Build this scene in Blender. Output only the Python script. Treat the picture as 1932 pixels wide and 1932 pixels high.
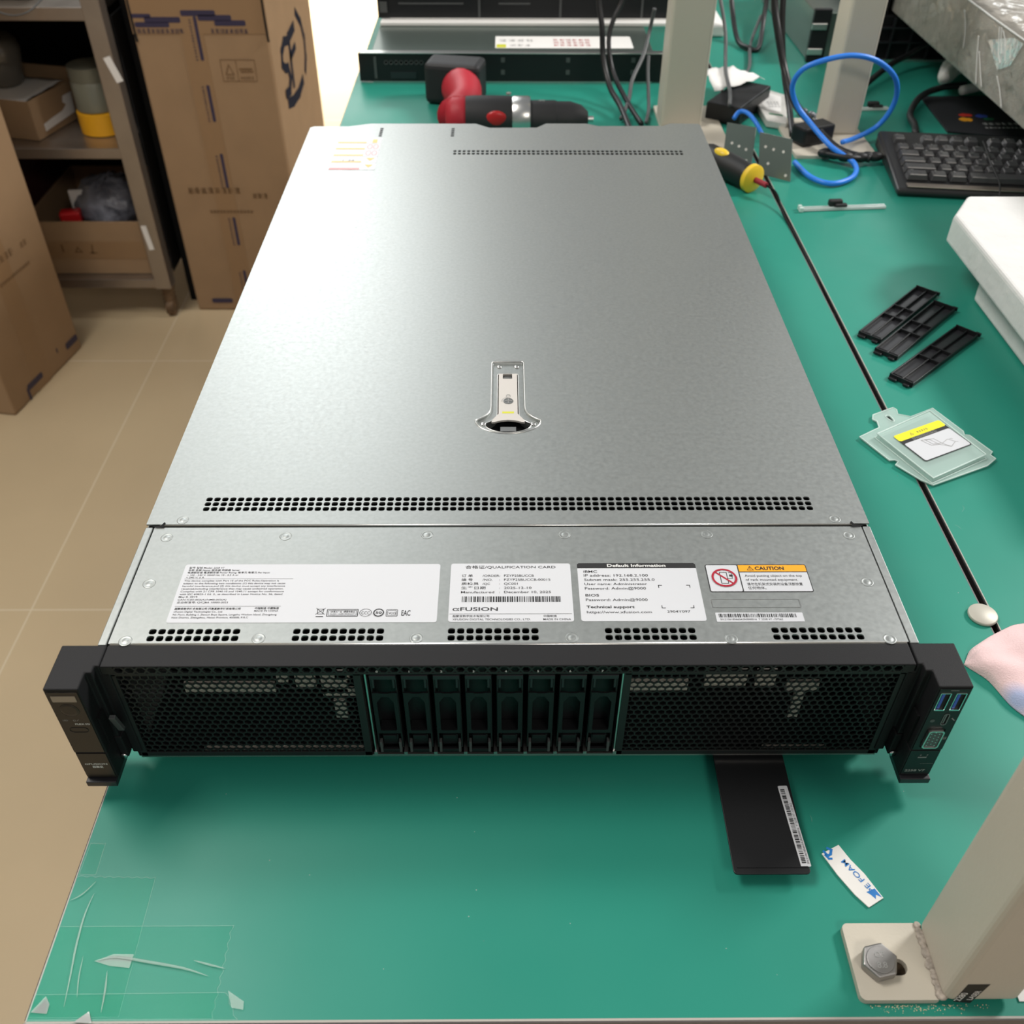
import bpy, bmesh, math, random
from mathutils import Vector, Matrix
from mathutils.geometry import tessellate_polygon
PI = math.pi
random.seed(7)
for o in list(bpy.data.objects): bpy.data.objects.remove(o)
sc = bpy.context.scene
col = sc.collection

# ------------------------------------------------------------------ camera
cam = bpy.data.cameras.new('camera')
cam.sensor_width = 36.0
cam.lens = 36.0 * 1818.45 / 1932.0
cam.clip_start = 0.02
cam.dof.use_dof = True
cam.dof.focus_distance = 0.62
cam.dof.aperture_fstop = 13.0
co = bpy.data.objects.new('camera', cam); col.objects.link(co)
rt = Vector((0.9999683531548271, -0.006892401089097468, 0.003973348216560312))
dn = Vector((-0.0015826762291072174, -0.6617971055033935, -0.749681323152234))
fw = Vector((0.007796654717047173, 0.7496513095796988, -0.6617870701522248))
M = Matrix((( rt.x, -dn.x, -fw.x, -0.0027), (rt.y, -dn.y, -fw.y, -0.3454), (rt.z, -dn.z, -fw.z, 1.2464), (0, 0, 0, 1)))
co.matrix_world = M
sc.camera = co

# ------------------------------------------------------------------ light and exposure
w = bpy.data.worlds.new('room_light'); sc.world = w; w.use_nodes = True
bg = w.node_tree.nodes['Background']
bg.inputs[0].default_value = (0.93, 0.96, 1.0, 1); bg.inputs[1].default_value = 0.22
def area(name, loc, target, sx, sy, power, colr, spread=180):
    l = bpy.data.lights.new(name, 'AREA'); l.shape = 'RECTANGLE'; l.size = sx; l.size_y = sy
    l.energy = power; l.color = colr; l.spread = math.radians(spread)
    o = bpy.data.objects.new(name, l); col.objects.link(o); o.location = loc
    o.rotation_euler = (Vector(target) - Vector(loc)).to_track_quat('-Z', 'Y').to_euler()
    return o
area('ceiling_lamp_back_right', (2.6, 1.5, 2.75), (0.3, 0.3, 0.75), 0.6, 0.6, 88, (1.0, 0.98, 0.95))
area('ceiling_lamp_left', (-1.0, 2.7, 2.80), (-0.6, 1.8, 0.5), 1.2, 0.8, 10, (0.97, 1.0, 1.0))
area('ceiling_lamp_mid', (-1.0, 4.1, 2.80), (-0.5, 2.2, 0.5), 1.2, 0.8, 16, (0.97, 1.0, 1.0))
area('ceiling_lamp_rear', (-1.3, 5.6, 2.80), (-0.5, 2.2, 0.5), 1.2, 1.2, 26, (0.99, 1.0, 1.0))
area('ceiling_lamp_over_aisle', (-1.1, 0.5, 2.75), (-0.5, 0.1, 0.4), 0.9, 0.7, 34, (1.0, 0.95, 0.88))
area('ceiling_lamp_front', (0.9, -1.7, 2.5), (0.2, -0.1, 0.75), 0.8, 0.5, 15, (1.0, 0.92, 0.82))
area('ceiling_lamp_far', (-1.0, 5.0, 2.75), (-1.0, 5.0, 0.0), 1.6, 2.6, 200, (1.0, 0.97, 0.94), 95)
area('ceiling_lamp_far_right', (2.9, 5.5, 2.75), (0.6, 0.9, 0.77), 1.2, 0.5, 14, (0.97, 1.0, 1.0))
sc.view_settings.view_transform = 'Standard'
sc.view_settings.look = 'None'
sc.view_settings.exposure = 0.0
sc.view_settings.gamma = 1.0
sc.view_settings.use_curve_mapping = False

# ------------------------------------------------------------------ helpers
def lin(c):
    c = c / 255.0
    return c / 12.92 if c <= 0.04045 else ((c + 0.055) / 1.055) ** 2.4
def rgb(r, g, b): return (lin(r), lin(g), lin(b), 1.0)
MATS = {}
def mat(name, c, rough=0.5, metal=0.0, spec=0.5, bump=None, vary=None, trans=0.0, coat=0.0, ior=None, alpha=None, sheen=0, rvary=None, aniso=None):
    """bump=(scale, strength, distance); vary=(scale, amount) noise in the colour; rvary=(scale, amount) noise in the roughness"""
    m = bpy.data.materials.new(name); m.use_nodes = True
    nt = m.node_tree; b = nt.nodes['Principled BSDF']
    b.inputs['Base Color'].default_value = c
    b.inputs['Roughness'].default_value = rough
    b.inputs['Metallic'].default_value = metal
    b.inputs['Specular IOR Level'].default_value = spec
    b.inputs['Transmission Weight'].default_value = trans
    b.inputs['Coat Weight'].default_value = coat
    if ior: b.inputs['IOR'].default_value = ior
    if alpha is not None: b.inputs['Alpha'].default_value = alpha
    tc = nt.nodes.new('ShaderNodeTexCoord')
    def noise(scale, det=3.0):
        n = nt.nodes.new('ShaderNodeTexNoise'); n.inputs['Scale'].default_value = scale; n.inputs['Detail'].default_value = det
        nt.links.new(tc.outputs['Object'], n.inputs['Vector']); return n
    if vary:
        n = noise(vary[0]); r = nt.nodes.new('ShaderNodeMapRange')
        r.inputs['From Min'].default_value = 0.3; r.inputs['From Max'].default_value = 0.7
        r.inputs['To Min'].default_value = 1 - vary[1]; r.inputs['To Max'].default_value = 1 + vary[1]
        nt.links.new(n.outputs['Fac'], r.inputs['Value'])
        mx = nt.nodes.new('ShaderNodeMix'); mx.data_type = 'RGBA'; mx.blend_type = 'MULTIPLY'; mx.inputs['Factor'].default_value = 1
        mx.inputs[6].default_value = c; nt.links.new(r.outputs[0], mx.inputs[7]); nt.links.new(mx.outputs[2], b.inputs['Base Color'])
    if rvary:
        n = noise(rvary[0]); r = nt.nodes.new('ShaderNodeMapRange')
        r.inputs['From Min'].default_value = 0.3; r.inputs['From Max'].default_value = 0.7
        r.inputs['To Min'].default_value = rough - rvary[1]; r.inputs['To Max'].default_value = rough + rvary[1]
        nt.links.new(n.outputs['Fac'], r.inputs['Value']); nt.links.new(r.outputs[0], b.inputs['Roughness'])
    if bump:
        n = noise(bump[0]); bn = nt.nodes.new('ShaderNodeBump'); bn.inputs['Strength'].default_value = bump[1]; bn.inputs['Distance'].default_value = bump[2]
        nt.links.new(n.outputs['Fac'], bn.inputs['Height']); nt.links.new(bn.outputs['Normal'], b.inputs['Normal'])
    MATS[name] = m
    return m
def clear_mat(name, tint, gloss, rough, bump=None, white=0.0):
    m = bpy.data.materials.new(name); m.use_nodes = True; nt = m.node_tree
    for n in list(nt.nodes): nt.nodes.remove(n)
    out = nt.nodes.new('ShaderNodeOutputMaterial'); t = nt.nodes.new('ShaderNodeBsdfTransparent'); t.inputs[0].default_value = tint
    g = nt.nodes.new('ShaderNodeBsdfGlossy'); g.inputs['Roughness'].default_value = rough; g.inputs[0].default_value = (1, 1, 1, 1)
    fr = nt.nodes.new('ShaderNodeLayerWeight'); fr.inputs['Blend'].default_value = gloss
    mx = nt.nodes.new('ShaderNodeMixShader'); nt.links.new(fr.outputs['Fresnel'], mx.inputs[0]); nt.links.new(t.outputs[0], mx.inputs[1]); nt.links.new(g.outputs[0], mx.inputs[2])
    last = mx
    if white:
        d = nt.nodes.new('ShaderNodeBsdfDiffuse'); d.inputs[0].default_value = (0.82, 0.86, 0.84, 1)
        m2 = nt.nodes.new('ShaderNodeMixShader'); m2.inputs[0].default_value = white
        nt.links.new(mx.outputs[0], m2.inputs[1]); nt.links.new(d.outputs[0], m2.inputs[2]); last = m2
    nt.links.new(last.outputs[0], out.inputs[0])
    if bump:
        tc = nt.nodes.new('ShaderNodeTexCoord'); n = nt.nodes.new('ShaderNodeTexNoise'); n.inputs['Scale'].default_value = bump[0]
        bn = nt.nodes.new('ShaderNodeBump'); bn.inputs['Strength'].default_value = bump[1]; bn.inputs['Distance'].default_value = bump[2]
        nt.links.new(tc.outputs['Object'], n.inputs[0]); nt.links.new(n.outputs['Fac'], bn.inputs['Height']); nt.links.new(bn.outputs[0], g.inputs['Normal']); nt.links.new(bn.outputs[0], fr.inputs['Normal'])
    MATS[name] = m
    return m

class MB:
    def __init__(s): s.v = []; s.f = []
    def add(s, vs, fs):
        n = len(s.v); s.v += [tuple(v) for v in vs]; s.f += [tuple(i + n for i in f) for f in fs]; return s
    def box(s, x0, y0, z0, x1, y1, z1):
        return s.add([(x0,y0,z0),(x1,y0,z0),(x1,y1,z0),(x0,y1,z0),(x0,y0,z1),(x1,y0,z1),(x1,y1,z1),(x0,y1,z1)],
              [(0,3,2,1),(4,5,6,7),(0,1,5,4),(1,2,6,5),(2,3,7,6),(3,0,4,7)])
    def obox(s, c, ax, ay, az, hx, hy, hz):
        c, ax, ay, az = Vector(c), Vector(ax).normalized(), Vector(ay).normalized(), Vector(az).normalized()
        vs = [c + ax*hx*i + ay*hy*j + az*hz*k for k in (-1,1) for i, j in ((-1,-1),(1,-1),(1,1),(-1,1))]
        return s.add(vs, [(0,3,2,1),(4,5,6,7),(0,1,5,4),(1,2,6,5),(2,3,7,6),(3,0,4,7)])
    def prism(s, pts, z0, z1):
        n = len(pts)
        a = sum(pts[i][0]*pts[(i+1)%n][1]-pts[(i+1)%n][0]*pts[i][1] for i in range(n))
        if a < 0: pts = pts[::-1]
        vs = [(p[0],p[1],z0) for p in pts] + [(p[0],p[1],z1) for p in pts]
        fs = [tuple(range(n-1,-1,-1)), tuple(range(n,2*n))] + [(i,(i+1)%n,n+(i+1)%n,n+i) for i in range(n)]
        return s.add(vs, fs)
    def flat(s, outer, holes=(), z=0.0):
        loops = [[Vector((p[0],p[1],0)) for p in outer]] + [[Vector((p[0],p[1],0)) for p in h] for h in holes]
        tris = tessellate_polygon(loops); allp = [p for l in loops for p in l]
        vs = [(p.x,p.y,z) for p in allp]; fs = []
        for t in tris:
            a,b,c = [allp[i] for i in t]
            fs.append(tuple(t) if (b-a).cross(c-a).z > 0 else tuple(reversed(t)))
        return s.add(vs, fs)
    def plateholes(s, outer, holes, z0, z1):
        s.flat(outer, holes, z1)
        n0 = len(s.f); s.flat(outer, holes, z0)
        for i in range(n0, len(s.f)): s.f[i] = tuple(reversed(s.f[i]))
        for l in [outer] + list(holes): s.wall(l, z0, z1)
        return s
    def wall(s, loop, z0, z1):
        n = len(loop)
        return s.add([(p[0],p[1],z0) for p in loop]+[(p[0],p[1],z1) for p in loop], [(i,(i+1)%n,n+(i+1)%n,n+i) for i in range(n)])
    def cyl(s, c, axis, r, h, n=20, r2=None):
        c = Vector(c); a = Vector(axis).normalized(); r2 = r if r2 is None else r2
        u = a.orthogonal().normalized(); v = a.cross(u)
        vs = [c + u*r*math.cos(2*PI*i/n) + v*r*math.sin(2*PI*i/n) for i in range(n)] + [c + a*h + u*r2*math.cos(2*PI*i/n) + v*r2*math.sin(2*PI*i/n) for i in range(n)]
        return s.add(vs, [tuple(range(n-1,-1,-1)), tuple(range(n,2*n))] + [(i,(i+1)%n,n+(i+1)%n,n+i) for i in range(n)])
    def lathe(s, prof, c=(0,0,0), axis=(0,0,1), n=28):
        c = Vector(c); a = Vector(axis).normalized(); u = a.orthogonal().normalized(); v = a.cross(u); base = len(s.v); vs = []
        for r, h in prof:
            for i in range(n): vs.append(c + a*h + u*r*math.cos(2*PI*i/n) + v*r*math.sin(2*PI*i/n))
        fs = [(k*n+i, k*n+(i+1)%n, (k+1)*n+(i+1)%n, (k+1)*n+i) for k in range(len(prof)-1) for i in range(n)]
        fs.append(tuple(range(n-1,-1,-1))); fs.append(tuple(range((len(prof)-1)*n, len(prof)*n)))
        return s.add(vs, fs)
    def tube(s, pts, r, n=10, smooth=6, closed=False):
        P = [Vector(p) for p in pts]
        if smooth > 1:
            Q = []; m = len(P)
            rng = range(m) if closed else range(m-1)
            for i in rng:
                if closed: p0,p1,p2,p3 = P[(i-1)%m],P[i],P[(i+1)%m],P[(i+2)%m]
                else: p0,p1,p2,p3 = P[max(i-1,0)],P[i],P[i+1],P[min(i+2,m-1)]
                for k in range(smooth):
                    t = k/smooth
                    Q.append(0.5*((2*p1)+(-p0+p2)*t+(2*p0-5*p1+4*p2-p3)*t*t+(-p0+3*p1-3*p2+p3)*t**3))
            if not closed: Q.append(P[-1])
            P = Q
        m = len(P); vs = []; up = None
        for i in range(m):
            t = (P[(i+1)%m]-P[i-1]) if closed else (P[min(i+1,m-1)]-P[max(i-1,0)])
            t.normalize()
            if up is None: up = t.orthogonal().normalized()
            up = (up - t*up.dot(t)); up = up.normalized() if up.length > 1e-6 else t.orthogonal().normalized()
            v = t.cross(up); rr = r(i/(m-1)) if callable(r) else r
            for k in range(n): vs.append(P[i]+up*rr*math.cos(2*PI*k/n)+v*rr*math.sin(2*PI*k/n))
        fs = [(i*n+k, i*n+(k+1)%n, ((i+1)%m)*n+(k+1)%n, ((i+1)%m)*n+k) for i in range(m if closed else m-1) for k in range(n)]
        if not closed: fs += [tuple(range(n-1,-1,-1)), tuple(range((m-1)*n, m*n))]
        return s.add(vs, fs)
    def sphere(s, c, r, n=16, m=10, sc3=(1,1,1)):
        vs = []; fs = []
        for j in range(m+1):
            t = PI*j/m
            for i in range(n):
                p = 2*PI*i/n; vs.append((c[0]+r*sc3[0]*math.sin(t)*math.cos(p), c[1]+r*sc3[1]*math.sin(t)*math.sin(p), c[2]+r*sc3[2]*math.cos(t)))
        for j in range(m):
            for i in range(n): fs.append((j*n+i,(j+1)*n+i,(j+1)*n+(i+1)%n,j*n+(i+1)%n))
        return s.add(vs, fs)
    def xf(s, m, start=0):
        for i in range(start, len(s.v)): s.v[i] = tuple(m @ Vector(s.v[i]))
        return s
    def merge(s, o, m=None):
        vs = o.v if m is None else [tuple(m @ Vector(v)) for v in o.v]
        return s.add(vs, o.f)
    def build(s, name, m, parent=None, bevel=0.0, smooth=False, seg=2, solid=0.0, autos=False, weld=0.0, subsurf=0):
        me = bpy.data.meshes.new(name)
        bm = bmesh.new()
        bv = [bm.verts.new(v) for v in s.v]
        for f in s.f:
            try: bm.faces.new([bv[i] for i in f])
            except ValueError: pass
        if weld: bmesh.ops.remove_doubles(bm, verts=bm.verts, dist=weld)
        if not solid: bmesh.ops.recalc_face_normals(bm, faces=bm.faces) if (bevel or smooth) else None
        bm.to_mesh(me); bm.free()
        if m is not None: me.materials.append(MATS[m] if isinstance(m, str) else m)
        o = bpy.data.objects.new(name, me); col.objects.link(o)
        if parent is not None: o.parent = parent
        if smooth:
            for p in me.polygons: p.use_smooth = True
        if autos: me.set_sharp_from_angle(angle=math.radians(40))
        if solid:
            md = o.modifiers.new('solid', 'SOLIDIFY'); md.thickness = solid; md.offset = -1
        if bevel:
            md = o.modifiers.new('bevel', 'BEVEL'); md.width = bevel; md.segments = seg; md.limit_method = 'ANGLE'; md.angle_limit = math.radians(35)
        if subsurf:
            md = o.modifiers.new('sub', 'SUBSURF'); md.levels = subsurf; md.render_levels = subsurf
        return o
def thing(name, label, cat, loc=(0,0,0), rotz=0.0, group=None):
    o = bpy.data.objects.new(name, None); col.objects.link(o); o.empty_display_size = 0.02
    o.location = loc; o.rotation_euler = (0,0,rotz); o['label'] = label; o['category'] = cat
    if group: o['group'] = group
    return o
def tag(o, label, cat, group=None, loc=None):
    """a thing that is one mesh built in world coordinates: its origin moves to loc"""
    o['label'] = label; o['category'] = cat
    if group: o['group'] = group
    if loc is None:
        vs = o.data.vertices
        xs = [v.co.x for v in vs]; ys = [v.co.y for v in vs]; zs = [v.co.z for v in vs]
        loc = ((min(xs)+max(xs))/2, (min(ys)+max(ys))/2, min(zs))
    o.data.transform(Matrix.Translation(-Vector(loc))); o.location = loc
    return o
def struct(name, mb, m, **k):
    o = mb.build(name, m, **k); o['kind'] = 'structure'; return o
def rrect(x0, y0, x1, y1, r, n=5):
    pts = []
    for cx, cy, a0 in ((x1-r,y1-r,0),(x0+r,y1-r,90),(x0+r,y0+r,180),(x1-r,y0+r,270)):
        for k in range(n+1):
            a = math.radians(a0+90*k/n); pts.append((cx+r*math.cos(a), cy+r*math.sin(a)))
    return pts
def arcpts(cx, cy, r, a0, a1, n): return [(cx+r*math.cos(math.radians(a0+(a1-a0)*k/n)), cy+r*math.sin(math.radians(a0+(a1-a0)*k/n))) for k in range(n+1)]

def text(mb, s, x, y, h, width=None, align='L', bold=0.0, z=0.0, mono=False):
    """letters with capital height h, baseline at y; width squeezes the line to a given length"""
    c = bpy.data.curves.new('t', 'FONT'); c.body = s; c.resolution_u = 3; c.offset = bold + 0.005; c.size = 1.0
    o = bpy.data.objects.new('t', c); col.objects.link(o)
    dg = bpy.context.evaluated_depsgraph_get(); dg.update()
    me = bpy.data.meshes.new_from_object(o.evaluated_get(dg))
    vs = [v.co.copy() for v in me.vertices]; fs = [tuple(p.vertices) for p in me.polygons]
    bpy.data.objects.remove(o); bpy.data.curves.remove(c); bpy.data.meshes.remove(me)
    if not vs: return 0
    x0 = min(v.x for v in vs); x1 = max(v.x for v in vs); k = h/0.70
    kx = k if width is None else width/max(x1-x0, 1e-6)
    W = (x1-x0)*kx; off = {'L': x, 'C': x-W/2, 'R': x-W}[align]
    mb.add([(off+(v.x-x0)*kx, y+v.y*k, z) for v in vs], fs)
    return W
def stroke(mb, pts, wd, z=0.0, closed=False):
    P = list(pts) + ([pts[0]] if closed else [])
    for a, b in zip(P[:-1], P[1:]):
        dx, dy = b[0]-a[0], b[1]-a[1]; L = math.hypot(dx, dy) or 1e-9
        nx, ny = -dy/L*wd/2, dx/L*wd/2; ex, ey = dx/L*wd/2, dy/L*wd/2
        z += 1.2e-5 if wd < .01 else 2e-4
        mb.add([(a[0]-nx-ex,a[1]-ny-ey,z),(b[0]-nx+ex,b[1]-ny+ey,z),(b[0]+nx+ex,b[1]+ny+ey,z),(a[0]+nx-ex,a[1]+ny-ey,z)], [(0,1,2,3)])
def rect(mb, x0, y0, x1, y1, z=0.0): mb.add([(x0,y0,z),(x1,y0,z),(x1,y1,z),(x0,y1,z)], [(0,1,2,3)])
def barcode(mb, x0, y0, x1, y1, n, z=0.0, seed=1):
    rnd = random.Random(seed); xs = x0; u = (x1-x0)/n
    while xs < x1-u:
        wv = u*rnd.choice((0.35,0.5,0.8,1.1)); rect(mb, xs, y0, min(xs+wv, x1), y1, z); xs += wv + u*rnd.choice((0.35,0.5,0.8))
def glyphs(mb, x0, y0, x1, h, z=0.0, seed=1, wd=0.12, gap=0.2):
    """a printed line too blurred to read: dense little strokes"""
    rnd = random.Random(seed); x = x0
    while x + h*0.9 <= x1 + 1e-6:
        g = h*(1-gap)
        for k in range(3):
            yy = y0 + h*(0.15+0.33*k); a = rnd.uniform(0, 0.2)*g; b = g - rnd.uniform(0, 0.3)*g
            stroke(mb, [(x+a, yy), (x+b, yy)], h*wd, z)
        for k in range(2):
            xx = x + g*rnd.uniform(0.15, 0.85); stroke(mb, [(xx, y0+h*rnd.uniform(0,0.3)), (xx, y0+h*rnd.uniform(0.6,1))], h*wd, z)
        x += h
def frameM(origin, ax, ay):
    ax = Vector(ax).normalized(); ay = Vector(ay).normalized(); az = ax.cross(ay)
    return Matrix(((ax.x,ay.x,az.x,origin[0]),(ax.y,ay.y,az.y,origin[1]),(ax.z,ay.z,az.z,origin[2]),(0,0,0,1)))
def ringcell(mb, cx, cy, hw, hh, iw, ih, z, n=4, p=3.2):
    N = 4*n; o = []; i_ = []
    for k in range(N):
        a = 2*PI*k/N + PI/4; c, s_ = math.cos(a), math.sin(a); m_ = max(abs(c), abs(s_))
        o.append((cx+hw*c/m_, cy+hh*s_/m_, z))
        q = (abs(c)**p+abs(s_)**p)**(-1/p); i_.append((cx+iw*c*q, cy+ih*s_*q, z))
    mb.add(o+i_, [(k,(k+1)%N,N+(k+1)%N,N+k) for k in range(N)])
def perf_plate(mb, X0, Y0, X1, Y1, z, fields, cuts=()):
    """a sheet with rectangular fields of rounded holes; fields=(x0,y0,x1,y1,nx,ny,fillx,filly); cuts=(x0,y0,x1,y1) left open"""
    xs = sorted({X0,X1,*[f[0] for f in fields],*[f[2] for f in fields],*[c[0] for c in cuts],*[c[2] for c in cuts]})
    ys = sorted({Y0,Y1,*[f[1] for f in fields],*[f[3] for f in fields],*[c[1] for c in cuts],*[c[3] for c in cuts]})
    for xa, xb in zip(xs[:-1], xs[1:]):
        for ya, yb in zip(ys[:-1], ys[1:]):
            mx_, my_ = (xa+xb)/2, (ya+yb)/2
            if any(f[0]<mx_<f[2] and f[1]<my_<f[3] for f in list(fields)+list(cuts)): continue
            rect(mb, xa, ya, xb, yb, z)
    for x0,y0,x1,y1,nx,ny,fx,fy in fields:
        dx=(x1-x0)/nx; dy=(y1-y0)/ny
        for i in range(nx):
            for j in range(ny): ringcell(mb, x0+dx*(i+.5), y0+dy*(j+.5), dx/2, dy/2, dx*fx/2, dy*fy/2, z)
def copy_of(o, parent=None, loc=None, rotz=None, label=None):
    c = o.copy(); col.objects.link(c); c.parent = parent
    if loc is not None: c.location = loc
    if rotz is not None: c.rotation_euler = (0,0,rotz)
    if label: c['label'] = label
    for ch in [x for x in bpy.data.objects if x.parent == o]: copy_of(ch, c)
    return c

# ------------------------------------------------------------------ materials
mat('galvanised', rgb(168,172,170), rough=0.42, metal=0.85, vary=(380, 0.05), bump=(900, 0.02, 0.0002), rvary=(300, 0.03))
mat('steel_bright', rgb(215,215,212), rough=0.28, metal=0.95)
mat('lever_metal', rgb(205,200,194), rough=0.5, metal=0.2)
mat('chrome', rgb(225,225,225), rough=0.16, metal=1.0)
mat('black_textured', rgb(25,25,27), rough=0.6, spec=0.28, bump=(1600, 0.25, 0.0003))
mat('black_satin', rgb(22,23,25), rough=0.45, spec=0.4)
mat('black_matte', rgb(14,15,17), rough=0.75, spec=0.25)
mat('mesh_black', rgb(30,33,33), rough=0.5, spec=0.45)
mat('inside_dark', rgb(16,17,19), rough=0.8, spec=0.2)
mat('inside_pale', rgb(205,198,186), rough=0.5, metal=0.1)
mat('inside_grey', rgb(120,122,122), rough=0.45, metal=0.5)
mat('bronze_panel', rgb(38,34,30), rough=0.3, spec=0.4)
mat('lcd', rgb(150,138,122), rough=0.2)
mat('white_label', rgb(206,208,212), rough=0.42)
mat('black_ink', rgb(20,20,22), rough=0.6)
mat('grey_ink', rgb(150,150,148), rough=0.6)
mat('white_ink', rgb(225,225,222), rough=0.6)
mat('orange_ink', rgb(244,168,32), rough=0.45)
mat('crimson_ink', rgb(170,22,48), rough=0.45)
mat('yellow_ink', rgb(238,228,30), rough=0.45)
mat('olive_yellow', rgb(205,205,60), rough=0.5)
mat('gold_ink', rgb(226,196,120), rough=0.5)
mat('rose_ink', rgb(222,150,150), rough=0.5)
mat('red_ink', rgb(214,52,38), rough=0.5)
mat('blue_ink', rgb(32,120,196), rough=0.4)
mat('indigo_ink', rgb(52,47,74), rough=0.5)
mat('logo_ink', rgb(38,42,56), rough=0.95, spec=0.05)
mat('usb_blue', rgb(62,84,180), rough=0.35)
mat('board_green', rgb(41,137,119), rough=0.40, spec=0.30, vary=(9, 0.03), bump=(900, 0.04, 0.0003), rvary=(14, 0.04))
mat('chipboard', rgb(150,118,88), rough=0.8)
mat('worn_light', rgb(176,172,164), rough=0.6)
mat('edge_grey', rgb(120,116,116), rough=0.35, metal=0.3)
mat('edge_black', rgb(18,18,20), rough=0.5)
mat('post_paint', rgb(196,189,174), rough=0.5, bump=(420, 0.18, 0.0006))
mat('weld_dirt', rgb(168,158,146), rough=0.6, bump=(500, 0.6, 0.001), vary=(400, 0.3))
mat('sawdust', rgb(225,212,180), rough=0.9)
mat('zinc', rgb(160,158,156), rough=0.42, metal=0.9, bump=(300, 0.1, 0.0004))
mat('rust_hole', rgb(58,46,30), rough=0.9, vary=(600, 0.5))
mat('tile_floor_edge', rgb(150,134,110), rough=0.7)
mat('pink_cloth', rgb(226,196,196), rough=0.95, bump=(900, 0.5, 0.001), vary=(40, 0.06))
m = MATS['pink_cloth']; nt = m.node_tree; b = nt.nodes['Principled BSDF']   # a faded blue patch that belongs to the cloth
geo = nt.nodes.new('ShaderNodeNewGeometry'); vm = nt.nodes.new('ShaderNodeVectorMath'); vm.operation = 'DISTANCE'; vm.inputs[1].default_value = (.3215, .0300, .757)
nt.links.new(geo.outputs['Position'], vm.inputs[0]); mr = nt.nodes.new('ShaderNodeMapRange'); mr.inputs['From Min'].default_value = 0.004; mr.inputs['From Max'].default_value = 0.014; mr.inputs['To Min'].default_value = 0.75; mr.inputs['To Max'].default_value = 0.0
nt.links.new(vm.outputs['Value'], mr.inputs['Value']); src = b.inputs['Base Color'].links[0].from_socket
mx = nt.nodes.new('ShaderNodeMix'); mx.data_type = 'RGBA'; mx.inputs[7].default_value = rgb(140,170,214)
nt.links.new(mr.outputs[0], mx.inputs['Factor']); nt.links.new(src, mx.inputs[6]); nt.links.new(mx.outputs[2], b.inputs['Base Color'])
mat('foam_white', rgb(222,222,220), rough=0.9, bump=(60, 0.5, 0.003), vary=(30, 0.03))
mat('foil_grey', rgb(184,178,168), rough=0.5, metal=0.15, bump=(380, 0.9, 0.0016), vary=(420, 0.10))
mat('cardboard', rgb(156,128,97), rough=0.85, vary=(14, 0.04), bump=(250, 0.08, 0.0005))
mat('cardboard_dark', rgb(120,92,62), rough=0.9)
mat('brown_tape', rgb(150,120,88), rough=0.35, spec=0.5)
mat('stainless', rgb(168,158,148), rough=0.34, metal=0.85, vary=(12, 0.08))
mat('rust_steel', rgb(110,88,66), rough=0.6, metal=0.4, vary=(60, 0.4))
mat('keyboard_case', rgb(38,38,39), rough=0.4, spec=0.5)
mat('key_sheen_grey', rgb(70,70,72), rough=0.24, spec=0.9)  # black keys lightened to grey, so the colour carries their sheen
mat('drill_red', rgb(176,26,44), rough=0.55)
mat('drill_black', rgb(32,32,34), rough=0.6)
mat('rubber_black', rgb(22,22,23), rough=0.5)
mat('cable_black', rgb(26,26,28), rough=0.4)
mat('cable_grey', rgb(78,80,80), rough=0.45)
mat('cable_blue', rgb(44,130,236), rough=0.4)
mat('yellow_plastic', rgb(240,200,50), rough=0.4)
mat('tape_yellow', rgb(232,168,28), rough=0.5)
mat('tape_glass', rgb(118,118,104), rough=0.3)
mat('paper', rgb(232,230,226), rough=0.8)
mat('paper_grey', rgb(206,204,198), rough=0.5, metal=0.2, vary=(60, 0.1))
mat('bracket_steel', rgb(112,124,118), rough=0.28, metal=0.65)
mat('pad_black', rgb(18,19,24), rough=0.7)
mat('wire_red', rgb(150,30,50), rough=0.5)
mat('board_pcb', rgb(28,110,70), rough=0.5)
mat('shiny_plastic_bag', rgb(120,122,132), rough=0.25, spec=0.8, bump=(40, 0.8, 0.01), vary=(18, 0.5))
mat('red_plastic', rgb(190,30,34), rough=0.35)
mat('dark_red', rgb(60,18,20), rough=0.8)
mat('glass_jar', rgb(120,116,108), rough=0.15, metal=0.3)
mat('rib_plastic', rgb(36,36,40), rough=0.38, spec=0.55)
mat('frost', rgb(196,222,214), rough=0.45, trans=0.0, alpha=0.50)
mat('frost_edge', rgb(222,240,234), rough=0.35, alpha=0.72)
mat('light_pipe', rgb(225,232,230), rough=0.12, alpha=0.55, spec=0.8)
mat('magnet_grey', rgb(188,184,172), rough=0.5, metal=0.3)
clear_mat('clear_tape', (0.86, 0.985, 0.955, 1), 0.04, 0.08)
clear_mat('tape_bubble', (0.92, 1.0, 0.97, 1), 0.10, 0.25, white=0.20)
clear_mat('film', (0.97, 0.97, 0.97, 1), 0.16, 0.10, bump=(26, 0.9, 0.01), white=0.05)
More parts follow.
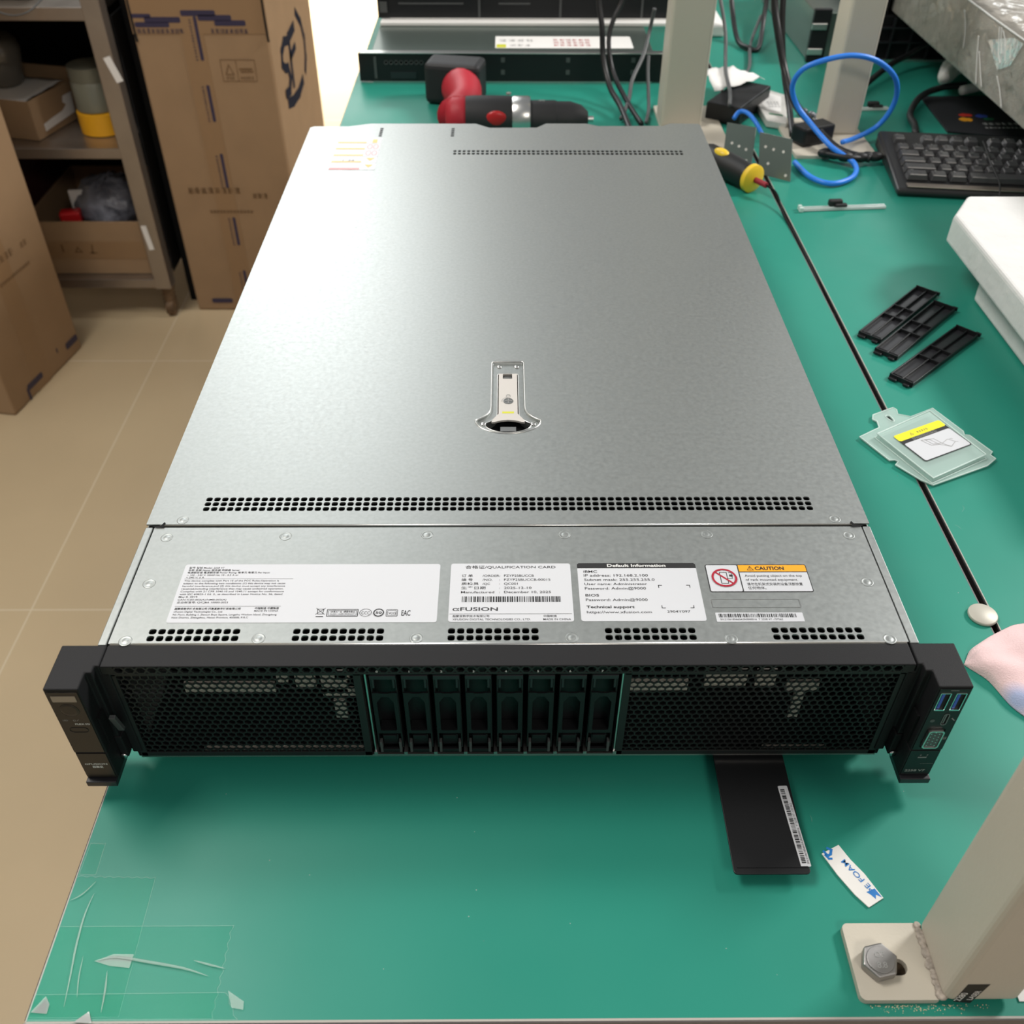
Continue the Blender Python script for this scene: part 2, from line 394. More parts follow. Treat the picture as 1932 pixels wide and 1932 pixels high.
# floor tiles: large glazed beige squares with pale joints
m = mat('floor_tile', rgb(196,176,143), rough=0.26, spec=0.5, vary=(2.5, 0.05))
nt = m.node_tree; b = nt.nodes['Principled BSDF']
tc = nt.nodes.new('ShaderNodeTexCoord'); mp = nt.nodes.new('ShaderNodeMapping'); mp.inputs['Location'].default_value = (0.83, -0.81, 0)
br = nt.nodes.new('ShaderNodeTexBrick'); br.offset = 0; br.inputs['Scale'].default_value = 1.0
br.inputs['Brick Width'].default_value = 0.8; br.inputs['Row Height'].default_value = 0.8; br.inputs['Mortar Size'].default_value = 0.0016
br.inputs['Mortar Smooth'].default_value = 0.2
src = b.inputs['Base Color'].links[0].from_socket
mx = nt.nodes.new('ShaderNodeMix'); mx.data_type = 'RGBA'; mx.inputs[7].default_value = rgb(214,200,172)
nt.links.new(tc.outputs['Object'], mp.inputs[0]); nt.links.new(mp.outputs[0], br.inputs['Vector'])
nt.links.new(br.outputs['Fac'], mx.inputs['Factor']); nt.links.new(src, mx.inputs[6]); nt.links.new(mx.outputs[2], b.inputs['Base Color'])

# ------------------------------------------------------------------ the room
struct('floor', MB().box(-4, -3, -0.05, 5, 8, 0.0), 'floor_tile')
mat('wall_paint', rgb(205,202,194), rough=0.8)
struct('wall_back', MB().box(-4, 8.0, -0.05, 5, 8.1, 3.2), 'wall_paint')
struct('wall_left', MB().box(-4.1, -3, -0.05, -4, 8.1, 3.2), 'wall_paint')
struct('wall_right', MB().box(5, -3, -0.05, 5.1, 8.1, 3.2), 'wall_paint')

# ------------------------------------------------------------------ workbenches
T = 0.75
def tabletop(root, x0, x1, y0, y1):
    MB().box(x0, y0, T-0.0025, x1, y1, T).build('green_laminate_surface', 'board_green', root)
    MB().box(x0+0.0015, y0+0.0015, T-0.028, x1-0.0015, y1-0.0015, T-0.0025).build('board_core', 'chipboard', root)
    t = 0.0014
    MB().box(x0-t, y0-t, T-0.0075, x1+t, y0, T-0.0004).build('edge_band', 'edge_grey', root, bevel=0.0004)
    MB().box(x0-t, y0+0.001, T-0.0200, x0, y1, T-0.0007).build('edge_band', 'edge_black', root, bevel=0.0003)
    MB().box(x1, y0, T-0.0075, x1+t, y1, T-0.0004).build('edge_band', 'edge_grey', root, bevel=0.0004)
    for a in ((x0-.0005, y0, x0+.0001, y1), (x0, y0-.0008, x1, y0+.0003)): MB().box(a[0], a[1], T-0.0008, a[2], a[3], T+0.0001).build('worn_edge', 'worn_light', root)
def upright(root, px0, py0, px1, py1, z1, plate, bolts, name='upright_post'):
    p = MB().box(px0, py0, T, px1, py1, z1).build(name, 'post_paint', root, bevel=0.004, seg=3)
    return p
bench = thing('workbench', 'green-topped workbench the opened server lies on, with beige steel posts bolted on', 'workbench', (0, 0, 0))
tabletop(bench, -0.2355, 0.3310, -0.157, 1.62)
for lx, ly in ((-0.19, -0.08), (0.28, -0.08), (-0.19, 1.5), (0.28, 1.5)):
    MB().box(lx-0.025, ly-0.025, 0.0, lx+0.025, ly+0.025, T-0.028).build('bench_leg', 'post_paint', bench, bevel=0.003)
bench2 = thing('workbench', 'second green workbench to the right of the dark gap, scattered with parts', 'workbench', (0, 0, 0))
tabletop(bench2, 0.3375, 1.55, -0.157, 2.1)
for lx, ly in ((0.39, -0.08), (1.5, -0.08), (0.39, 2.0), (1.5, 2.0)):
    MB().box(lx-0.025, ly-0.025, 0.0, lx+0.025, ly+0.025, T-0.028).build('bench_leg', 'post_paint', bench2, bevel=0.003)
# front post of the bench with welded foot plate, bolt, slot and torn sticker
post = MB().box(0.2125, -0.151, T+0.003, 0.2500, -0.112, 1.9).build('upright_post', 'post_paint', bench, bevel=0.004, seg=4)
slot = [(0.1865,-0.1335),(0.1945,-0.1335)]
hole = arcpts(0.1955, -0.1345, 0.0042, -90, 90, 8) + arcpts(0.1875, -0.1345, 0.0042, 90, 270, 8)
fp = MB(); fp.plateholes(rrect(0.1722, -0.1505, 0.2125, -0.1120, 0.003), [hole], T+0.0002, T+0.0042)
fp.build('foot_plate', 'post_paint', bench, bevel=0.0006)
MB().flat(hole, z=T+0.0006).build('slot_hole', 'rust_hole', bench)
wd = MB()
rw = random.Random(4)
for k in range(13):
    y = -0.1135 - k*0.0029
    wd.sphere((0.2118+rw.uniform(-.0006,.0006), y, T+0.0046), 0.0023+rw.uniform(-.0006,.0006), 10, 7, (1.1+rw.uniform(-.2,.3), 1.2, 0.5))
wd.build('weld_bead', 'weld_dirt', bench, smooth=True)
b_ = MB(); cx, cy = 0.1850, -0.1335
hexp = [(cx+0.0094*math.cos(math.radians(60*k+12)), cy+0.0094*math.sin(math.radians(60*k+12))) for k in range(6)]
b_.prism(hexp, T+0.0045, T+0.0102)
bolt = b_.build('hex_bolt', 'zinc', bench, bevel=0.0009)
q = MB(); q.cyl((cx, cy, T+0.0102), (0,0,1), 0.0068, 0.0005, 24)
q.build('bolt_face', 'zinc', bolt, bevel=0.0002)
q = MB(); text(q, '8.8', cx, cy-0.0042, 0.0030, align='C'); text(q, 'OF', cx, cy+0.0010, 0.0028, align='C')
q.xf(Matrix.Translation((0,0,T+0.0109))); q.build('raised_marks', 'steel_bright', bolt, solid=0.0004)
s_ = MB(); s_.add([(0.2172,-0.15115,0.7537),(0.2262,-0.15115,0.7517),(0.2292,-0.15115,0.7733),(0.2185,-0.15115,0.7733)], [(0,1,2,3)])
stk = s_.build('torn_sticker', 'black_ink', bench)
stk['label'] = 'torn black sticker with white print'
q = MB(); text(q, '2280', 0, 0, 0.0034, width=0.0095, bold=0.01); text(q, 'LASER', 0.0022, -0.0052, 0.0028, width=0.0105, bold=0.01)
q.xf(frameM((0.2200, -0.1514, 0.7548), (0.16,0,1), (-1,0,0.16)))
q.build('print', 'white_ink', stk)
sd = MB(); rw = random.Random(9)
for k in range(150):
    x = 0.176+0.04*rw.random()**1.2+0.02*rw.random(); y = -0.1512-abs(rw.gauss(0,0.0016)); r = rw.uniform(0.0001,0.00035)
    sd.sphere((x, y, T+r*.7), r, 6, 4)
so = sd.build('sawdust', 'sawdust'); so['kind'] = 'stuff'; so['label'] = 'pale sawdust along the front of the post foot plate'; so['category'] = 'sawdust'
# rear posts
MB().box(0.2185, 1.035, T+0.003, 0.2760, 1.085, 1.9).build('upright_post', 'post_paint', bench, bevel=0.004, seg=3)
fp = MB().plateholes(rrect(0.2185, 0.955, 0.3050, 1.12, 0.003), [], T+0.0002, T+0.0042).build('foot_plate', 'post_paint', bench, bevel=0.0006)
MB().box(0.4430, 1.005, T+0.003, 0.4890, 1.06, 1.9).build('upright_post', 'post_paint', bench2, bevel=0.004, seg=3)
MB().plateholes(rrect(0.3860, 0.928, 0.4960, 1.07, 0.003), [], T+0.0002, T+0.0042).build('foot_plate', 'post_paint', bench2, bevel=0.0006)

# ------------------------------------------------------------------ the server on the bench (local origin: bottom of the chassis, front edge of the lid)
SZ = 0.760
H = 0.0861; W = 0.2235; D = 0.778
srv = thing('rack_server', 'large silver two-unit rack server lying on the green bench, black mesh front towards the viewer', 'server', (0, 0, SZ))
c_ = MB()
c_.box(-W, 0, 0.0008, -W+0.0012, D-0.01, H-0.002); c_.box(W-0.0012, 0, 0.0008, W, D-0.01, H-0.002)
c_.box(-W, 0, 0, W, D-0.005, 0.001); c_.box(-0.2165, -0.0136, 0.0012, 0.2165, 0.0, 0.0024); c_.box(-W, D-0.02, 0.001, W, D-0.018, H-0.004)
for s in (-1, 1):   # rolled side flanges of the front section
    c_.box(min(s*W, s*0.2188), 0.0, H-0.0022, max(s*W, s*0.2188), 0.0945, H-0.0002)
c_.build('chassis', 'galvanised', srv, bevel=0.0007)
for fx in (-0.17, 0.17):
    for fy in (0.07, 0.68): MB().cyl((fx, fy, -0.0098), (0,0,1), 0.011, 0.0098).build('rubber_foot', 'rubber_black', srv)
# front cover with five vent fields
fc = MB()
vf = []
for x0 in (-0.1985, -0.1195, -0.0345, 0.0520, 0.1440): vf.append((x0, 0.0017, x0+0.0510, 0.0117, 10, 2, 0.80, 0.80))
perf_plate(fc, -0.2178, 0.0006, 0.2178, 0.0940, H, vf)
fo = fc.build('front_cover', 'galvanised', srv, solid=0.0010, weld=1e-6)
MB().tube([(-0.2168,0.0006,H-0.0012),(0.2168,0.0006,H-0.0012)], 0.00125, smooth=1).build('folded_edge', 'steel_bright', fo, smooth=True)
def rivet_mb():
    m_ = MB(); m_.lathe([(0.0037,0.0),(0.0034,0.00014),(0.0030,0.00016),(0.0027,0.00006),(0.0017,0.00006),(0.0015,0.00014),(0.0003,0.00018)], n=28)
    return m_
rv0 = None
for x, y in ((-.208,.085),(-.136,.086),(-.050,.087),(.034,.087),(.121,.087),(.208,.086),(-.208,.046),(.208,.046),(-.209,.0025),(-.137,.004),(-.051,.004),(.034,.004),(.121,.003),(.208,.0025)):
    if rv0 is None: rv0 = rivet_mb().build('rivet', 'galvanised', fo, smooth=True); r_ = rv0
    else: r_ = rv0.copy(); col.objects.link(r_)
    r_.location = (x, y, H)
pr = MB(); stroke(pr, rrect(0.115, 0.0262, 0.165, 0.0325, 0.0006, 2), 0.00035, H+0.0001, closed=True)
pr.build('stamped_outline', 'steel_bright', fo)
# lid with centre latch opening, long front vent, rear vent
SL = 0.0965
lid = MB()
edge = [(W,SL),(W,0.781),(0.2215,0.785),(0.19,0.786),(0.18,0.778),(0.106,0.777),(0.092,0.785),(0.046,0.785),(0.035,0.772),(-0.019,0.771),(-0.035,0.784),(-0.156,0.784),(-0.180,0.775),(-0.220,0.7745),(-W,0.771),(-W,SL)]
lx = 0.1925
cut = (-0.026, 0.185, 0.026, 0.286)
perf_plate(lid, -W, SL, W, 0.688, H+0.0004, [(-lx, 0.1085, lx, 0.1225, 77, 3, 0.80, 0.80)], [cut])
perf_plate(lid, -W, 0.688, W, 0.7065, H+0.0004, [(-0.0585, 0.6905, 0.1925, 0.7045, 50, 2, 0.72, 0.72)])
lid.flat([(-W,0.7065),(W,0.7065)] + edge[1:-1], z=H+0.0004)
# latch recess
def flare(s, top, w1, yk, w2, y2, yb, n=8):
    pts = [(w1-0.002, top), (w1-0.0006, top-0.0006), (w1, top-0.002)] + [(w1, yk)]
    for k in range(1, n+1):
        t = k/n; pts.append((w1+(w2-w1)*(t**2), yk-(yk-y2)*t**0.8))
    arc = [(w2*math.cos(PI/2*k/10), y2-(y2-yb)*math.sin(PI/2*k/10)) for k in range(1, 11)]
    R = pts + arc
    return R + [(-x, y) for x, y in reversed(R[:-1])]
outer = flare(1, 0.2805, 0.0120, 0.222, 0.0228, 0.2050, 0.1895)
inner = flare(1, 0.2660, 0.0078, 0.216, 0.0165, 0.2030, 0.1925)
lid.flat([(cut[0],cut[1]),(cut[2],cut[1]),(cut[2],cut[3]),(cut[0],cut[3])], [outer], z=H+0.0004)
lo = lid.build('top_cover', 'galvanised', srv, solid=0.0010, weld=1e-6)
MB().tube([(-0.2150,SL,H-0.0007),(0.2140,SL,H-0.0007)], 0.0011, smooth=1).build('folded_edge', 'steel_bright', lo, smooth=True)
for s in (-1, 1):
    n_ = MB(); n_.flat([(s*0.2140,SL-0.0012),(s*0.2195,SL-0.0022),(s*0.2165,SL-0.003),(s*0.2120,SL-0.0030),(s*0.2118,SL+0.001),(s*0.2128,SL+0.0018)], z=H+0.0007)
    n_.build('corner_notch', 'black_matte', lo)
for x in (-0.202, 0.203):
    r_ = rv0.copy(); col.objects.link(r_); r_.parent = lo; r_.location = (x, 0.1005, H+0.0004)
def loft(mb, a, za, b2, zb):
    n = len(a); mb.add([(p[0],p[1],za) for p in a]+[(p[0],p[1],zb) for p in b2], [(i,(i+1)%n,n+(i+1)%n,n+i) for i in range(n)])
o2 = [(x*0.93, 0.2355+(y-0.2355)*0.972) for x, y in outer]
r1 = MB(); loft(r1, outer, H+0.0004, o2, H-0.0012); r1.flat(o2, [inner], H-0.0012); loft(r1, inner, H-0.0012, inner, H-0.0075)
rc = r1.build('latch_recess', 'galvanised', lo, smooth=False)
rm = MB(); rm.tube([(x*1.01,y,H+0.0003) for x,y in outer], 0.0006, n=8, smooth=1, closed=True)
rm.tube([(x,y,H-0.0011) for x,y in inner], 0.0004, n=8, smooth=1, closed=True)
for x, y in ((-0.0065,0.2755),(0.0065,0.2755),(-0.0175,0.2025),(0.0175,0.2025)): rm.lathe([(0.0021,0),(0.0018,0.0007),(0.001,0.0009)], (x,y,H-0.0012), n=16)
rm.build('embossed_rim', 'steel_bright', lo, smooth=True)
MB().flat(inner, z=H-0.0074).build('latch_well', 'inside_dark', lo)
lv = MB(); lvo = [(-0.0068,0.2652),(0.0068,0.2652),(0.0068,0.2140),(0.0105,0.2080),(0.0118,0.2040),(0.0095,0.2042),(0.005,0.2060),(0,0.2066),(-0.005,0.2060),(-0.0095,0.2042),(-0.0118,0.2040),(-0.0105,0.2080),(-0.0068,0.2140)]
lvh = rrect(-0.0038, 0.2585, 0.0032, 0.2652-0.0003, 0.0006, 2)
lv.plateholes(lvo, [lvh], H-0.0018, H-0.0004)
lv.build('latch_lever', 'lever_metal', lo, bevel=0.0003)
q = MB(); q.box(-0.0036, 0.2588, H-0.0030, 0.0030, 0.2648, H-0.0022); q.box(-0.0055, 0.1965, H-0.0045, 0.0055, 0.2015, H-0.0028); q.tube([(-0.0055,0.1945,H-0.0030),(0.0050,0.1945,H-0.0030)], 0.0007, smooth=1)
q.build('latch_catch', 'inside_grey', lo)
q = MB(); q.lathe([(0.0036,0.0),(0.0036,0.0003),(0.0031,0.0004),(0.0031,0.0002),(0.0001,0.0002)], (0.0002,0.2295,H-0.0004), n=24)
q.build('latch_screw', 'inside_grey', lo)
q = MB(); stroke(q, [(-0.0022,0.2295),(0.0026,0.2295)], 0.0006, H+0.00005); stroke(q, [(0.0002,0.2271),(0.0002,0.2319)], 0.0006, H+0.00005)
stroke(q, arcpts(0.0002, 0.2295, 0.0047, 95, 190, 8), 0.0003, H-0.0003)
stroke(q, rrect(-0.0012, 0.2345, 0.0016, 0.2368, 0.0003, 2), 0.0003, H-0.0003, closed=True); stroke(q, arcpts(0.0002, 0.2368, 0.0011, 0, 180, 8), 0.0003, H-0.0003)
q.build('lock_symbol', 'grey_ink', lo)
q = MB(); rect(q, -0.0042, 0.2143, 0.0042, 0.2166, H-0.00032); q.build('yellow_mark', 'olive_yellow', lo)
q = MB()
for x in (-0.1415, -0.0605):
    for k in range(5): rect(q, x-0.0018, 0.744+k*0.0055, x+0.0018, 0.7475+k*0.0055, H+0.00052)
q.build('rear_louvre_marks', 'inside_dark', lo)
# inner parts seen through the holes
MB().box(-W+0.002, 0.060, 0.003, W-0.002, D-0.03, 0.060).build('inner_module', 'black_matte', srv)
ib = MB()
for x0, x1, z0, z1, y in ((-0.180,-0.130,0.0555,0.063,-0.0085),(-0.128,-0.122,0.064,0.070,-0.0085),(-0.118,-0.107,0.060,0.070,-0.0085),(-0.104,-0.090,0.055,0.070,-0.0085),(-0.096,-0.088,0.066,0.0725,-0.0085),(-0.104,-0.0815,0.052,0.058,-0.0085),(-0.099,-0.0925,0.032,0.048,-0.0085),(-0.180,-0.084,0.0030,0.0052,-0.0105),
                          (0.0665,0.099,0.0560,0.064,-0.0085),(0.108,0.131,0.060,0.0725,-0.0085),(0.136,0.147,0.060,0.0725,-0.0085),(0.154,0.172,0.055,0.063,-0.0085),(0.160,0.1655,0.030,0.055,-0.0085),(0.150,0.188,0.0030,0.0045,-0.0105)):
    MB().box(x0, y, z0, x1, y+0.002, z1).build('pale_inner_part', 'inside_pale', srv)
for x in (-.2175, .2150): MB().box(x, -.0138, .003, x+.0025, .0, .084).build('inner_side', 'black_matte', srv)
MB().box(-0.2160, -0.0125, 0.0026, 0.2160, 0.061, 0.0029).build('added_dark_sheet', 'black_matte', srv)  # black sheet added to keep the space behind the mesh dark
MB().box(-0.210, -0.0005, H-0.012, 0.214, 0.0052, H-0.0095).build('inner_front_rail', 'inside_grey', srv)
dv = MB()
for k in range(26): x = -0.2+k*0.016+random.uniform(-.004,.004); dv.box(x, 0.004, H-0.020, x+0.0025, 0.028, H-0.008)
dv.box(-0.21, 0.012, H-0.03, 0.21, 0.03, H-0.02)
dv.build('inner_rib', 'inside_dark', srv)
# black bezel: strip, hexagon row, two mesh panels
bz = MB(); bz.box(-0.2178, -0.0150, H-0.0016, 0.2172, 0.0, H-0.0004)
bez = bz.build('bezel', 'black_textured', srv, bevel=0.0005)
FY = -0.0150
def hexring(mb, cx, cz, pitch, rin, y, rowp=None):
    Ro = pitch/math.sqrt(3); o = []; i_ = []
    for k in range(6):
        a = math.radians(60*k+30); o.append((cx+Ro*math.cos(a), y, cz+Ro*math.sin(a))); i_.append((cx+rin*math.cos(a), y, cz+rin*math.sin(a)))
    mb.add(o+i_, [(k,(k+1)%6,6+(k+1)%6,6+k) for k in range(6)])
hr = MB(); NH = 72; x0 = -0.2085; dx = (0.2085-x0)/(NH-1); zc = 0.0824
for k in range(NH):
    cx = x0+k*dx; hw = dx/2; hh = 0.0026; o = []; i_ = []
    for j in range(12):
        a = math.radians(30*j+30); c, s = math.cos(a), math.sin(a); m_ = max(abs(c), abs(s)); o.append((cx+hw*c/m_, FY, zc+hh*s/m_))
        aa = a % math.radians(60); rr = 0.0024*math.cos(math.radians(30))/math.cos(((a-math.radians(0)) % math.radians(60))-math.radians(30))
        i_.append((cx+rr*math.cos(a), FY, zc+rr*math.sin(a)*0.95))
    hr.add(o+i_, [(j,(j+1)%12,12+(j+1)%12,12+j) for j in range(12)])
for xa, xb in ((-0.2178, x0-dx/2), (0.2085+dx/2, 0.2172)): hr.add([(xa,FY,zc-.0026),(xb,FY,zc-.0026),(xb,FY,zc+.0026),(xa,FY,zc+.0026)], [(0,1,2,3)])
hr.build('hexagon_vent_row', 'mesh_black', bez, solid=0.0012, weld=1e-6)
MB().box(-0.2165, FY, 0.0785, 0.2165, FY+0.0014, 0.0799).build('bezel_ledge', 'mesh_black', bez, bevel=0.0003)
MB().box(-0.2178, FY+0.0001, zc+0.0026, 0.2172, FY+0.0013, H-0.0010).build('bezel_lip', 'mesh_black', bez)
q = MB()
for k in range(8): text(q, str(k), -0.0712+0.01727*k, 0.0803, 0.0016, align='C', bold=0.01)
q.xf(Matrix(((1,0,0,0),(0,0,-1,FY-0.0001),(0,1,0,0),(0,0,0,1)))); q.build('bay_number', 'white_ink', bez)
MY = FY + 0.0012
def mesh_panel(xa, xb):
    p_ = MB(); pit = 0.00443; rp = 0.00400; z = 0.0752; r = 0
    while z > 0.006:
        x = xa+0.0022+(0.0022 if r % 2 else 0)
        while x < xb-0.0018: hexring(p_, x, z, pit, 0.0021, MY); x += pit
        z -= pit*math.sqrt(3)/2*1.045; r += 1
    g = p_.build('mesh_grille', 'mesh_black', srv, solid=0.0008, weld=2e-5)
    f_ = MB(); y0, y1 = MY-0.0003, MY+0.001
    f_.box(xa-0.003, y0, 0.0765, xb+0.003, y1, 0.0790); f_.box(xa-0.003, y0, 0.0030, xb+0.003, y1, 0.0066)
    f_.box(xa-0.0035, y0, 0.0030, xa+0.0006, y1, 0.0790); f_.box(xb-0.0012, y0, 0.0030, xb+0.0030, y1, 0.0790)
    f_.build('grille_frame', 'mesh_black', g, bevel=0.0002)
    return g
mesh_panel(-0.2125, -0.0835); mesh_panel(0.0655, 0.2125)
MB().box(-0.2165, MY+0.0002, 0.0012, 0.2165, MY+0.0015, 0.0032).build('bottom_lip', 'steel_bright', srv)
# steel dividers and eight drive carriers
q = MB()
for x in (-0.0812, -0.0783, 0.0615, 0.0636): q.box(x-0.0004, MY+0.0005, 0.006, x+0.0004, 0.02, 0.0785)
for k in range(9): x = -0.0783+k*0.01752; q.box(x-0.0010, MY-0.0004, 0.0030, x+0.0010, 0.012, 0.0062)
q.build('bay_divider', 'steel_bright', srv)
MB().box(-0.0790, 0.004, 0.003, 0.0630, 0.006, 0.079).build('bay_back', 'inside_dark', srv)
dc = None
for k in range(8):
    x = -0.0766 + k*0.01730
    if dc is None:
        wdt = 0.0150; e = MB()
        fr = MB(); y0 = MY+0.0004
        # frame plate with tall chamfered window
        out = [(0.0006,0.0235),(wdt-0.0006,0.0235),(wdt-0.0006,0.0605),(wdt-0.004,0.0605),(wdt-0.0055,0.0600),(0.0055,0.0600),(0.004,0.0605),(0.0006,0.0605)]
        hol = [(0.0034,0.0262),(wdt-0.0034,0.0262),(wdt-0.0028,0.0270),(wdt-0.0028,0.0520),(wdt-0.0055,0.0570),(0.0055,0.0570),(0.0028,0.0520),(0.0028,0.0270)]
        fr.plateholes(out, [hol], 0, 0.0012); fr.xf(Matrix(((1,0,0,0),(0,0,-1,y0+0.0012),(0,1,0,0),(0,0,0,1))))
        fr.box(0.0002, y0+0.001, 0.0085, 0.0012, 0.004, 0.0760); fr.box(wdt-0.0012, y0+0.001, 0.0085, wdt-0.0002, 0.004, 0.0760)
        fr.box(0.0012, y0+0.0085, 0.0085, wdt-0.0012, y0+0.0095, 0.0760)
        fr.box(0.0024, y0+0.0006, 0.0245, wdt-0.0024, y0+0.0080, 0.0258)
        dc = fr.build('drive_carrier', 'black_satin', srv, bevel=0.0002)
        h_ = MB(); h_.box(0.0003, y0-0.0002, 0.0722, wdt-0.0003, y0+0.0030, 0.0757); h_.box(0.0012, y0+0.0005, 0.0640, 0.0026, y0+0.003, 0.0725); h_.box(wdt-0.0026, y0+0.0005, 0.0640, wdt-0.0012, y0+0.003, 0.0725)
        h_.build('carrier_handle', 'rib_plastic', dc, bevel=0.0004)
        h_ = MB(); h_.box(0.0035, y0+0.0006, 0.0175, wdt-0.0040, y0+0.0030, 0.0205); h_.box(0.0030, y0+0.003, 0.0090, wdt-0.0030, y0+0.0035, 0.0180); h_.box(0.0026, y0, 0.0052, wdt-0.0026, y0+0.002, 0.0080)
        h_.build('release_button', 'black_satin', dc, bevel=0.0003)
        h_ = MB(); h_.box(0.0012, y0-0.0003, 0.0055, 0.0027, y0+0.003, 0.0150); h_.box(wdt-0.0027, y0-0.0003, 0.0055, wdt-0.0012, y0+0.003, 0.0150)
        h_.build('light_window', 'cable_grey', dc, bevel=0.0002)
        kids = [c for c in bpy.data.objects if c.parent == dc]; o = dc
    else:
        o = dc.copy(); col.objects.link(o); o.parent = srv
        for c in kids: c2 = c.copy(); col.objects.link(c2); c2.parent = o
    o.location = (x, 0, 0)
# rack ears
def ear(s):
    def X(p): return [(s*a, b) for a, b in p]
    e = MB()
    e.prism(X([(-.2423,-.0005),(-.2180,-.0005),(-.2180,-.0150),(-.2205,-.0150),(-.2205,-.0195),(-.2240,-.0195),(-.2240,-.0305),(-.2423,-.0305)]), 0.0300, H+0.0002)
    e.prism(X([(-.2420,-.0040),(-.2240,-.0040),(-.2240,-.0305),(-.2420,-.0305)]), 0.0060, 0.0300)
    e.prism(X([(-.2240,-.0040),(-.2195,-.0040),(-.2195,-.0200),(-.2240,-.0200)]), 0.0110, 0.0300)
    e.prism(X([(-.2195,-.0020),(-.2140,-.0020),(-.2140,-.0150),(-.2195,-.0150)]), 0.0085, 0.0800)
    eo = e.build('rack_ear', 'black_textured', srv, bevel=0.0007)
    f = MB(); f.prism(X([(-.2420,-.0150),(-.2246,-.0150),(-.2246,-.0335),(-.2420,-.0335)]), 0.0015, 0.0058)
    f.build('pull_lip', 'rib_plastic', eo, bevel=0.0005)
    f = MB(); f.lathe([(0.0022,0),(0.0022,0.0010),(0.0010,0.0013)], (s*-0.2222,-0.0200,0.0125), (0,-1,0)); f.build('ear_screw', 'chrome', eo, smooth=True)
    f = MB(); f.box(min(s*-.2239,s*-.2225), -.0265, 0.0330, max(s*-.2239,s*-.2225), -.0200, 0.0560); f.build('lever_slot', 'black_matte', eo)
    return eo
VF = Matrix(((1,0,0,0),(0,0,-1,0),(0,1,0,0),(0,0,0,1)))
def onface(mb, y): return mb.xf(Matrix.Translation((0,y,0)) @ VF)
eL = ear(1); EY = -0.0305
q = MB(); q.prism(rrect(-.2412,.0312,-.2250,.0840,.0005,2), 0, .0004); q.prism(rrect(-.2412,.0072,-.2250,.0298,.0005,2), 0, .0004); onface(q, EY).build('control_panel', 'bronze_panel', eL, bevel=.0001)
q = MB(); q.prism(rrect(-.2396,.0765,-.2268,.0812,.0003,2), .0004, .0007); onface(q, EY).build('status_display', 'lcd', eL)
q = MB(); q.lathe([(.0052,.0002),(.0052,.0006),(.0049,.0006),(.0048,.00045),(.0046,.0006),(.0030,.0004),(.0002,.0003)], (-.2332,.0690,0), n=28); onface(q, EY).build('power_button', 'bronze_panel', eL, smooth=True)
q = MB(); q.tube([(x,y,.0005) for x,y in rrect(-.2378,.0500,-.2280,.0540,.0019,5)], .00018, n=6, smooth=1, closed=True); onface(q, EY).build('button_outline', 'black_satin', eL)
q = MB(); text(q, 'FLEX IO', -.2335, .0567, .0012, width=.0078, bold=.02); text(q, '\u03b1FUSION', -.2390, .0195, .0013, width=.0125, bold=.01); text(q, '\u8d85\u805a\u53d8', -.2355, .0165, .0016, width=.0060, bold=.01)
q.xf(Matrix.Translation((0,0,.0005))); onface(q, EY).build('printing', 'white_ink', eL)
q = MB(); text(q, 'UID', -.2392, .0600, .0012, bold=.0); stroke(q, arcpts(-.2330,.0605,.0006,0,360,8), .0002); stroke(q, [(-.2318,.0600),(-.2306,.0612)], .0002)
q.xf(Matrix.Translation((0,0,.0005))); onface(q, EY).build('faint_marks', 'grey_ink', eL)
q = MB(); q.obox((-.2178,-.0205,.0440), (1,0,0), (0,1,0.25), (0,-0.25,1), .0017, .0012, .0085); q.build('ejector_lever', 'cable_grey', eL, bevel=.0003)
eR = ear(-1)
q = MB(); q.plateholes(rrect(.2250,.0312,.2412,.0848,.0005,2), [rrect(.2262,.0672,.2319,.0815,.0002,2), rrect(.2344,.0672,.2401,.0815,.0002,2), rrect(.2333,.0540,.2366,.0640,.0016,4), rrect(.2278,.0332,.2382,.0512,.002,3)], 0, .0005)
q.prism(rrect(.2250,.0072,.2412,.0298,.0005,2), 0, .0004); onface(q, EY).build('port_panel', 'black_satin', eR, bevel=.0001)
for xa in (.2262, .2344):
    q = MB(); q.plateholes(rrect(xa,.0672,xa+.0057,.0815,.0002,2), [rrect(xa+.0005,.0679,xa+.0052,.0811,.0002,2)], .0002, .0008)
    q.box(xa+.0003,.0672,-.001,xa+.0054,.0682,.0011)
    u_ = onface(q, EY).build('usb_port', 'chrome', eR)
    q = MB(); q.box(xa+.0012,.0686,-.0006,xa+.0027,.0805,.0004); onface(q, EY).build('port_tongue', 'usb_blue', u_)
q = MB(); q.plateholes(rrect(.2333,.0540,.2366,.0640,.0016,4), [rrect(.2338,.0545,.2361,.0635,.0011,4)], .0002, .0008); q.box(.2346,.0552,-.0005,.2353,.0628,.0003)
onface(q, EY).build('small_reversible_port', 'inside_grey', eR)
q = MB(); vo = [(.2296,.0345),(.2364,.0345),(.2374,.0358),(.2374,.0490),(.2364,.0503),(.2300,.0503),(.2288,.0492),(.2283,.0358)]
vi = [(.2330+(x-.2330)*.84, .0424+(y-.0424)*.90) for x,y in vo]
q.plateholes(vo, [vi], 0, .0022); vg = onface(q, EY).build('display_port', 'steel_bright', eR, bevel=.0002)
q = MB(); q.prism(vi, 0, .0016); onface(q, EY).build('port_insert', 'cable_grey', vg)
q = MB()
for r in range(3):
    for k in range(5): q.cyl((.2306+r*.0022+(.0002), .0368+k*.0026+(.0013 if r==1 else 0), .00165), (0,0,1), .0004, .0001, 8)
onface(q, EY).build('pin_hole', 'steel_bright', vg)
